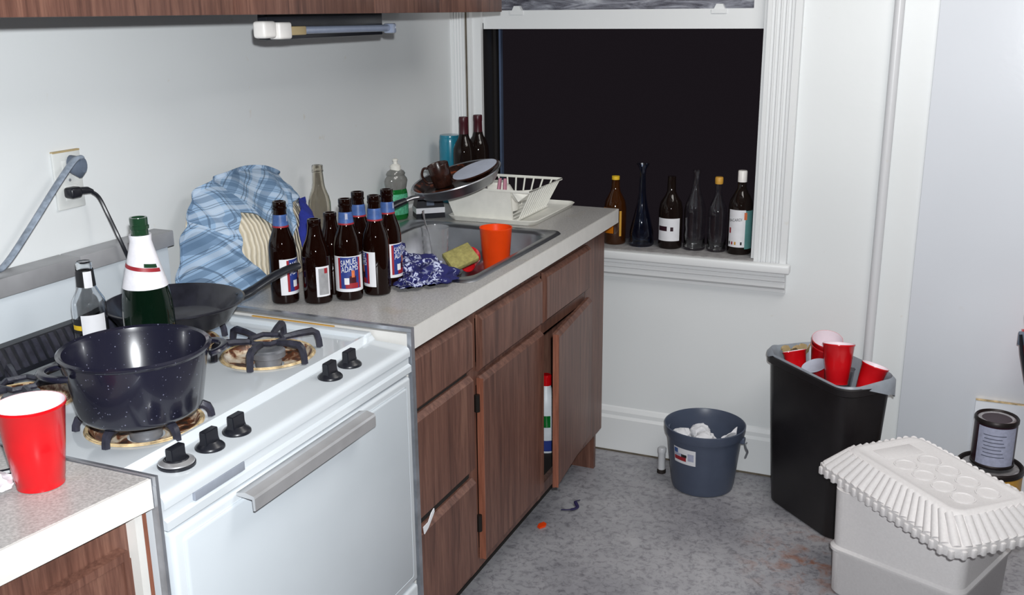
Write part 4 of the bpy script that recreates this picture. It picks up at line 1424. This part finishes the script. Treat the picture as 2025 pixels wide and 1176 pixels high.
o = sill_bottle('whisky_bottle', 'dark amber bottle with yellow cap at the counter end of the sill', 0.566, 2.285, [(0, 0.002), (0.036, 0.0), (0.039, 0.005), (0.039, 0.125), (0.034, 0.150), (0.018, 0.180), (0.0145, 0.195), (0.0135, 0.222)], 'glass_whisky', False)
obj('cap', lathe([(0, 0.222), (0.0135, 0.222), (0.0135, 0.234), (0, 0.236)], 20), 'label_yellow', o, world=False)
obj('label', arc_patch(0.0393, -150, -80, 0.040, 0.128, 14), 'liquor_amber', o, world=False)
obj('label_edge', arc_patch(0.0393, -50, -38, 0.030, 0.118, 4), 'label_gold', o, world=False)
o = sill_bottle('blue_decanter', 'tall bluish glass decanter with flared lip on the sill', 0.662, 2.285, [(0, 0.002), (0.040, 0.0), (0.044, 0.006), (0.040, 0.05), (0.030, 0.095), (0.019, 0.140), (0.0125, 0.18), (0.0100, 0.245), (0.012, 0.262), (0.022, 0.281)], 'glass_blue')
o = sill_bottle('rum_bottle', 'dark bottle with broad white label and maroon band on the sill', 0.762, 2.290, [(0, 0.002), (0.038, 0.0), (0.041, 0.005), (0.041, 0.130), (0.036, 0.155), (0.020, 0.180), (0.0150, 0.192), (0.0138, 0.238), (0.0138, 0.243)], 'glass_wine', False)
lb = obj('label', arc_patch(0.0413, -145, -28, 0.028, 0.105, 20), 'label_white', o, world=False)
obj('label_band', arc_patch(0.0415, -140, -92, 0.062, 0.078, 12), 'can_maroon', lb, world=False)
obj('label_seal', arc_patch(0.0415, -76, -62, 0.062, 0.076, 6), 'can_maroon', lb, world=False)
o = sill_bottle('vodka_bottle', 'empty ribbed clear bottle without cap on the sill', 0.846, 2.290, [(0, 0.002), (0.034, 0.0), (0.037, 0.005), (0.035, 0.03), (0.037, 0.05), (0.035, 0.07), (0.037, 0.09), (0.037, 0.130), (0.033, 0.155), (0.019, 0.190), (0.0140, 0.215), (0.0125, 0.255), (0.0145, 0.258), (0.0145, 0.268)], 'glass_clear')
o = sill_bottle('gin_bottle', 'clear bottle with gold cap on the sill', 0.921, 2.292, [(0, 0.002), (0.030, 0.0), (0.033, 0.005), (0.031, 0.03), (0.033, 0.05), (0.033, 0.128), (0.029, 0.148), (0.016, 0.178), (0.0115, 0.200), (0.0110, 0.228)], 'glass_clear')
obj('cap', lathe([(0, 0.226), (0.0125, 0.226), (0.0135, 0.230), (0.0135, 0.246), (0.0115, 0.249), (0, 0.249)], 20), 'label_gold', o, world=False)
o = sill_bottle('white_rum_bottle', 'green-tinted bottle with white cap and large white label by the window jamb', 0.998, 2.288, [(0, 0.002), (0.037, 0.0), (0.040, 0.005), (0.040, 0.158), (0.036, 0.178), (0.021, 0.205), (0.0150, 0.216), (0.0138, 0.240)], 'glass_wine', False)
obj('cap', lathe([(0, 0.238), (0.0150, 0.238), (0.0150, 0.272), (0.0135, 0.275), (0, 0.275)], 24), 'lamp_white', o, world=False)
lb = obj('label', arc_patch(0.0403, -140, -55, 0.026, 0.150, 20), 'label_white', o, world=False)
obj('label_panel', arc_patch(0.0402, -55, -5, 0.020, 0.148, 12), 'teal_label', o, world=False)
obj('lettering', wrap_text('BACARDI', 0.0135, 0.0406, -104, 0.112, 0.82), 'label_black', lb, world=False)
obj('label_seal', arc_patch(0.0406, -134, -124, 0.072, 0.090, 5), 'label_red', lb, world=False)
obj('label_seal', arc_patch(0.0406, -62, -48, 0.118, 0.142, 5), 'label_orange', lb, world=False)
for a, m_ in ((-132, 'label_black'), (-116, 'label_red'), (-100, 'label_gold'), (-72, 'label_black')):
    obj('label_medal', arc_patch(0.0406, a - 4, a + 4, 0.034, 0.044, 4), m_, lb, world=False)

# ------------------------------------------------------------------ bucket
bk = thing('grey_bucket', 'grey plastic bucket with wire handle and paper trash inside', 'bucket', (0.958, 2.070, 0))
obj('bucket_wall', lathe([(0, 0.004), (0.090, 0.004), (0.094, 0.0), (0.100, 0.004), (0.104, 0.02), (0.120, 0.165), (0.124, 0.190), (0.130, 0.193), (0.1325, 0.205), (0.1335, 0.222), (0.130, 0.224), (0.1275, 0.220), (0.122, 0.19), (0.102, 0.02), (0.096, 0.010), (0, 0.009)], 56),
    'bucket_plastic', bk, world=False)
lb = obj('label', arc_patch(0.1185, -130, -90, 0.115, 0.170, 12), 'label_white', bk, world=False)
for ch_, a0, a1, z0, z1, m_ in (('label_blue_mark', -129, -121, 0.150, 0.166, 'label_neck_blue'), ('label_grey_band', -129, -113, 0.140, 0.150, 'can_label'), ('label_red_band', -129, -106, 0.125, 0.139, 'label_red'),
                                ('label_black_band', -115, -105, 0.139, 0.149, 'label_black'), ('label_fine_print', -103, -93, 0.130, 0.156, 'can_label')):
    obj(ch_, arc_patch(0.1200, a0, a1, z0, z1, 6), m_, lb, world=False)
# the label follows the slope of the wall
for o_ in (lb,) + tuple(lb.children):
    for v in o_.data.vertices:
        k = (0.1040 + (v.co.z - 0.02) * 0.1103 + 0.0012 + (0.0004 if o_ is not lb else 0)) / math.hypot(v.co.x, v.co.y)
        v.co.x *= k
        v.co.y *= k
hw = []
for k in range(25):
    a = R(-28 - 0) + 0
    th = PI * k / 24
    hw.append(Vector((0.131 * math.cos(th), -0.131 * 0.0 - 0.0, 0.0)))
lug = [(-0.128, 0.014, 0.186), (0.128, -0.014, 0.186)]
obj('handle_lug', box(0.118, 0.136, -0.020, 0.000, 0.176, 0.196, 0.003), 'bucket_plastic', bk, world=False)
obj('handle_lug', box(-0.136, -0.118, 0.000, 0.020, 0.176, 0.196, 0.003), 'bucket_plastic', bk, world=False)
pts = []
for k in range(21):
    th = PI * k / 20
    a = R(-6) + th
    rr_ = 0.139
    pts.append((rr_ * math.cos(a), rr_ * math.sin(a) * 0.98, 0.182 - 0.060 * math.sin(th)))
obj('wire_handle', tube(pts, 0.0022, 6), 'steel_strip', bk, world=False)
pts = smooth_path([(0.134, -0.012, 0.186), (0.141, -0.018, 0.165), (0.146, -0.012, 0.150), (0.142, -0.006, 0.135), (0.139, -0.004, 0.125)], 4)
obj('wire_hook', tube(pts, 0.0032, 6), 'steel_strip', bk, world=False)
for (x, y, z, r_, sd, tx) in ((0.886, 2.050, 0.170, 0.034, 1, 'smaller white paper ball above the sticker side of the bucket'), (0.966, 2.036, 0.172, 0.038, 2, 'largest white paper ball in the middle of the bucket'),
                              (0.932, 2.120, 0.166, 0.034, 5, 'white paper ball deeper behind the two others in the bucket')):
    tag(obj('crumpled_paper', blob((x, y, z), (r_, r_, r_ * 0.85), 0.28, 2.2, sd, 3), 'paper_white', None, 25), tx, 'paper', 'paper balls in the bucket')
tag(obj('paper_strip', grid_surface(lambda u, v: Vector((1.022 + 0.042 * u, 2.030 + 0.026 * v + 0.02 * u, 0.182 + 0.030 * u + 0.012 * math.sin(5 * v + 3 * u))), 10, 4, None, 0.002), 'paper_white', None, 25), 'folded white paper strip against the bucket rim', 'paper')
fl_ = blob((0.955, 2.072, 0.085), (0.080, 0.080, 0.036), 0.20, 2.0, 8, 3)
tag(obj('paper_wad', fl_, 'paper_white', None, 25), 'flattened wad of white paper deep in the bucket', 'paper')
# painted pipe stub by the bucket
pv = thing('pipe_stub', 'short white pipe stub on the floor beside the grey bucket', 'pipe', (0.806, 2.110, 0))
obj('stub', lathe([(0, 0.010), (0.0125, 0.010), (0.0125, 0.072), (0.0145, 0.076), (0.0150, 0.090), (0.012, 0.094), (0, 0.094)], 20), 'pipe_paint', pv, world=False)
obj('foot_ring', lathe([(0, 0.0), (0.0155, 0.0), (0.0155, 0.010), (0.012, 0.014), (0, 0.014)], 20), 'rubber_foot', pv, world=False)

# ------------------------------------------------------------------ trash bin
LX = Vector((0.72, -0.695, 0)).normalized()
BA = math.atan2(LX.y, LX.x)
bi = thing('trash_bin', 'tall black plastic trash bin lined with a grey bag', 'trash bin', (1.339, 2.000, 0), BA)


def binloop(hx, hy, r, z, dip=0.0):
    out = []
    for x, y in rrect(-hx, hx, -hy, hy, r, 6):
        out.append((x, y, z))
    return out


TB = [(0.158, 0.070, 0.045, 0.0), (0.164, 0.076, 0.048, 0.008), (0.188, 0.094, 0.050, 0.468), (0.197, 0.103, 0.054, 0.474), (0.199, 0.105, 0.055, 0.494), (0.195, 0.101, 0.053, 0.497), (0.187, 0.093, 0.05, 0.49), (0.180, 0.088, 0.045, 0.36), (0.156, 0.068, 0.04, 0.02)]
obj('bin_wall', loft(bmesh.new(), [binloop(*q) for q in TB]), 'bin_plastic', bi, 40, world=False)
# liner bag: inside the rim, folded out over the far corner only
lin_o = rrect(-0.190, 0.190, -0.096, 0.096, 0.052, 12)
n_l = len(lin_o)


def liner(k, i, z, scale, amp):
    x, y = lin_o[i]
    q = noise.noise(Vector((x * 18, y * 18, k))) * amp
    return [x * scale + x * q * 2, y * scale + y * q * 2, z + noise.noise(Vector((x * 14 + 5, y * 14, k * 0.7))) * amp * 2.2]


loops = [[liner(0, i, 0.499, 1.030, 0.002) for i in range(n_l)], [liner(1, i, 0.5005, 1.015, 0.002) for i in range(n_l)], [liner(2, i, 0.502, 1.00, 0.004) for i in range(n_l)],
         [liner(3, i, 0.486, 0.94, 0.006) for i in range(n_l)], [liner(4, i, 0.44, 0.90, 0.006) for i in range(n_l)], [liner(5, i, 0.385, 0.70, 0.006) for i in range(n_l)]]
for i in range(n_l):
    x, y = lin_o[i]
    if x > 0.135 and y > -0.02:                   # loose flap hanging outside
        f_ = min(1.0, (y + 0.02) / 0.08)
        loops[0][i] = [x * 1.075, y * 1.12, 0.497 - 0.060 * f_ * (0.75 + 0.4 * noise.noise(Vector((x * 30, y * 30, 0))))]
        loops[1][i] = [x * 1.070, y * 1.11, 0.500]
        loops[2][i] = [x * 1.02, y * 1.02, 0.512]
    elif x < -0.14 or y > 0.06:                   # puffs up along the back and the end
        loops[2][i][2] += 0.010
        loops[0][i] = [x * 1.06, y * 1.10, 0.493]
        loops[1][i] = [x * 1.055, y * 1.09, 0.503]
obj('liner_bag', loft(bmesh.new(), loops, False, True), 'bag_grey', bi, 60, world=False)
BM_ = bi.matrix_basis.copy()


def in_bin(x, y, z):
    return tuple(BM_ @ Vector((x, y, z)))


G = 'party cups in the trash bin'


def aim(o_, loc, d_, sc=1.0):
    o_.rotation_euler = Vector(d_).to_track_quat('Z', 'Y').to_euler()
    o_.location = loc
    o_.scale = (sc, sc, sc)
    return o_


up_d = Vector((0.10, -0.30, 0.95)).normalized()
top_c = Vector((1.326, 2.047, 0.566))
aim(solo_cup('party_cup', 'red cup with pale inside facing up at the back of the trash', (0, 0, 0), group=G), top_c - up_d * 0.118, up_d)
aim(solo_cup('party_cup', 'red cup nested around the base of the upright cup in the trash', (0, 0, 0), group=G), top_c - up_d * 0.135, up_d)
SX = Vector((-LX.y, LX.x, 0))


def bin_dir(x, y, z):
    return (LX * x + SX * y + Vector((0, 0, z))).normalized()


aim(solo_cup('party_cup', 'red cup leaning with its mouth turned away on top of the trash', (0, 0, 0), group=G), in_bin(0.074, -0.028, 0.470), bin_dir(-0.14, 0.10, 0.80))
aim(solo_cup('party_cup', 'red cup standing in the trash corner beside the liner fold', (0, 0, 0), group=G), in_bin(0.134, 0.022, 0.440), bin_dir(0.04, 0.26, 0.80), 0.85)
c_ = aim(solo_cup('party_cup', 'crushed red cup lying low beside the tan wrapper', (0, 0, 0), group=G), in_bin(-0.094, -0.034, 0.440), bin_dir(-0.25, 0.0, 0.70), 0.9)
c_.scale = (0.9, 0.5, 0.65)
pt_ = thing('foam_plate', 'small pale foam plate lying against the front rim of the trash', 'plate')
aim(pt_, in_bin(-0.012, -0.040, 0.496), bin_dir(-0.05, -0.35, 0.90), 0.52)
obj('plate', lathe([(0, -0.004), (0.050, -0.004), (0.068, 0.006), (0.076, 0.008), (0.076, 0.010), (0.067, 0.009), (0.050, 0.0), (0, 0.0)], 44), 'foam_plate', pt_, world=False)
cc_ = thing('clear_cup', 'clear plastic cup standing between the red cups in the trash', 'cup')
aim(cc_, in_bin(0.022, 0.046, 0.430), (0.0, 0.0, 1.0), 0.75)
obj('cup_wall', lathe([(0, 0), (0.028, 0), (0.038, 0.078), (0.040, 0.079), (0.037, 0.079), (0.027, 0.004), (0, 0.004)], 32), 'glass_clear', cc_, world=False)
tag(obj('food_wrapper', grid_surface(lambda u, v: Vector(in_bin(-0.173 + 0.020 * u, -0.045 + 0.10 * v, 0.500 + 0.012 * math.sin(5 * u + 9 * v) + 0.010 * noise.noise(Vector((u * 5, v * 5, 0)))))
                                     , 10, 14, None, 0.002), 'tan_plastic', None, 20), 'crumpled tan wrapper tucked at the end of the trash bin', 'wrapper')

# ------------------------------------------------------------------ styrofoam cooler
co = thing('styrofoam_cooler', 'white styrofoam cooler with a ribbed lid sitting askew', 'cooler', (1.646, 1.650, 0), R(-22))
CBX, CBY = 0.178, 0.172


def cl(d, r, z):
    return binloop(CBX + d, CBY + d, r, z)


obj('cooler_body', loft(bmesh.new(), [cl(-0.010, 0.03, 0.0), cl(-0.004, 0.032, 0.008), cl(0.0, 0.034, 0.126), cl(0.005, 0.034, 0.132), cl(0.005, 0.034, 0.140),
                                      cl(-0.002, 0.034, 0.147), cl(0.002, 0.034, 0.309)]), 'styrofoam', co, 40, world=False)
ld = obj('lid', loft(bmesh.new(), [binloop(0.242, 0.152, 0.034, 0.322), binloop(0.258, 0.168, 0.036, 0.324), binloop(0.260, 0.170, 0.036, 0.334), binloop(0.258, 0.168, 0.036, 0.348), binloop(0.246, 0.156, 0.034, 0.352),
                                   binloop(0.205, 0.116, 0.034, 0.402), binloop(0.200, 0.112, 0.034, 0.405), binloop(0.190, 0.102, 0.03, 0.4055), binloop(0.186, 0.098, 0.03, 0.4025)]), 'styrofoam', co, 40, world=False)
ld.rotation_euler = (0, 0, R(-46.8 + 22))
ld.location = co.matrix_basis.inverted() @ Vector((1.659, 1.577, -0.012))
# ribs on the sloping skirt and teeth under the rim
pa = rrect(-0.250, 0.250, -0.160, 0.160, 0.036, 6)
pb = rrect(-0.206, 0.206, -0.117, 0.117, 0.034, 6)


def along(poly, s):
    tot = 0
    L = []
    for i in range(len(poly)):
        a, b_ = Vector(poly[i]), Vector(poly[(i + 1) % len(poly)])
        L.append((a, b_, (b_ - a).length))
        tot += L[-1][2]
    d = s * tot
    for a, b_, l in L:
        if d <= l:
            return a.lerp(b_, d / l if l else 0)
        d -= l
    return Vector(poly[0])


for k in range(58):
    s = k / 58
    a, b_ = along(pa, s), along(pb, s)
    obj('lid_rib', tube([(a.x, a.y, 0.3445), (b_.x, b_.y, 0.3965)], [0.0125, 0.0105], 12), 'styrofoam', ld, world=False)
pt2 = rrect(-0.2585, 0.2585, -0.1685, 0.1685, 0.036, 6)
for k in range(58):
    a = along(pt2, (k + 0.5) / 58)
    d = Vector((a.x, a.y)).normalized()
    obj('lid_tooth', box(a.x - 0.0065, a.x + 0.0065, a.y - 0.0065, a.y + 0.0065, 0.321, 0.343, 0.003), 'styrofoam', ld, world=False)
for i in range(4):
    for j in range(2):
        x, y = -0.062 + i * 0.067, -0.042 + j * 0.076 + 0.004
        obj('cup_ring', lathe([(0.0305, 0.4020), (0.0300, 0.4050), (0.0270, 0.4055), (0.0245, 0.4030), (0.0, 0.4028)], 28, (x, y, 0)), 'styrofoam', ld, world=False)
obj('lid_lettering', box(-0.165, -0.105, -0.06, 0.06, 0.401, 0.4042, 0.001), 'styrofoam', ld, world=False)

# ------------------------------------------------------------------ paint cans
big = thing('gallon_paint_can', 'large ochre paint can under the smaller can by the wall', 'paint can', (1.815, 2.060, 0))
obj('can_body', lathe([(0, 0.002), (0.088, 0.0), (0.090, 0.004), (0.090, 0.222), (0, 0.222)], 48), 'can_ochre', big, world=False)
obj('rim', lathe([(0.0895, 0.216), (0.0935, 0.220), (0.0935, 0.231), (0.089, 0.236), (0.085, 0.234), (0.081, 0.224), (0.076, 0.226), (0.074, 0.224), (0.066, 0.224)], 48), 'can_rim_dark', big, world=False)
obj('lid', lathe([(0, 0.225), (0.066, 0.225), (0.074, 0.2285), (0.079, 0.2265)], 40), 'can_steel', big, world=False)
obj('dark_label', arc_patch(0.0905, -165, -112, 0.03, 0.205, 14), 'can_maroon', big, world=False)
obj('white_label', arc_patch(0.0906, -112, -84, 0.185, 0.205, 8), 'can_label', big, world=False)
obj('gold_band', arc_patch(0.0908, 0, 360, 0.208, 0.216, 40), 'label_gold', big, world=False)
for i, a in enumerate((-95, -78, -62)):
    obj('label_patch', arc_patch(0.0907, a - 9, a + 8, 0.11 + 0.012 * i, 0.182 - 0.02 * (i % 2), 5), 'can_label', big, world=False)
sm = thing('quart_paint_can', 'smaller steel paint can with pale label on top of the large can', 'paint can', (1.818, 2.066, 0.2365))
obj('can_body', lathe([(0, 0.001), (0.057, 0.0), (0.0585, 0.003), (0.0585, 0.140), (0, 0.140)], 40), 'can_maroon', sm, world=False)
obj('bottom_rim', lathe([(0.0575, 0.0), (0.0605, 0.001), (0.0605, 0.007), (0.0585, 0.009)], 40), 'can_rim_dark', sm, world=False)
obj('rim', lathe([(0.0583, 0.132), (0.0610, 0.134), (0.0610, 0.143), (0.058, 0.147), (0.055, 0.145), (0.052, 0.138), (0.046, 0.138)], 40), 'can_rim_dark', sm, world=False)
obj('lid', lathe([(0, 0.1395), (0.040, 0.1395), (0.047, 0.1425), (0.051, 0.1405)], 36), 'can_steel', sm, world=False)
lb = obj('label', arc_patch(0.0588, -142, -28, 0.010, 0.128, 24), 'can_label', sm, world=False)
for k in range(7):
    obj('print_line', arc_patch(0.0591, -124 + (k % 2) * 3, -62 - (k % 3) * 5, 0.038 + k * 0.011, 0.0405 + k * 0.011, 8), 'ink', lb, world=False)

# object leaning at the edge of the picture
rt = thing('tote_bag', 'red and black bag hanging at the wall beside the paint cans', 'bag', (1.93, 2.13, 0.45))
obj('bag_body', loft(bmesh.new(), [[(1.905, 2.10, 0.42), (2.02, 2.10, 0.42), (2.02, 2.17, 0.42), (1.905, 2.17, 0.42)], [(1.868, 2.09, 0.575), (2.02, 2.09, 0.575), (2.02, 2.18, 0.575), (1.868, 2.18, 0.575)],
                                   [(1.858, 2.10, 0.625), (2.02, 2.10, 0.635), (2.02, 2.17, 0.635), (1.858, 2.17, 0.625)]]), 'red_plastic', rt, 0)
obj('dark_trim', tube([(1.852, 2.090, 0.632), (1.862, 2.085, 0.575), (1.902, 2.092, 0.42)], 0.006, 8), 'black_plastic', rt)
obj('grey_corner', box(1.846, 1.872, 2.086, 2.094, 0.600, 0.640, 0.002), 'grey_plug', rt)
obj('handle', tube(smooth_path([(1.872, 2.12, 0.635), (1.868, 2.12, 0.70), (1.91, 2.12, 0.735), (1.96, 2.12, 0.70), (1.965, 2.12, 0.635)]), 0.009, 8), 'black_plastic', rt)

# ------------------------------------------------------------------ litter on the floor
g = prism([(0.556, 1.583), (0.566, 1.578), (0.578, 1.596), (0.576, 1.610), (0.564, 1.617), (0.554, 1.600)], 'z', 0.0005, 0.006)
tag(obj('orange_scrap', g, 'orange_plastic'), 'small orange plastic scrap on the floor by the cabinet', 'scrap')
g = tube(smooth_path([(0.585, 1.715, 0.004), (0.612, 1.722, 0.006), (0.628, 1.748, 0.005), (0.612, 1.775, 0.009), (0.618, 1.80, 0.004)], 5), [0.003] * 6 + [0.006] * 10 + [0.003] * 5, 6, flat=0.5)
tag(obj('purple_scrap', g, 'scrap_purple'), 'twisted dark purple strip lying on the floor', 'scrap')
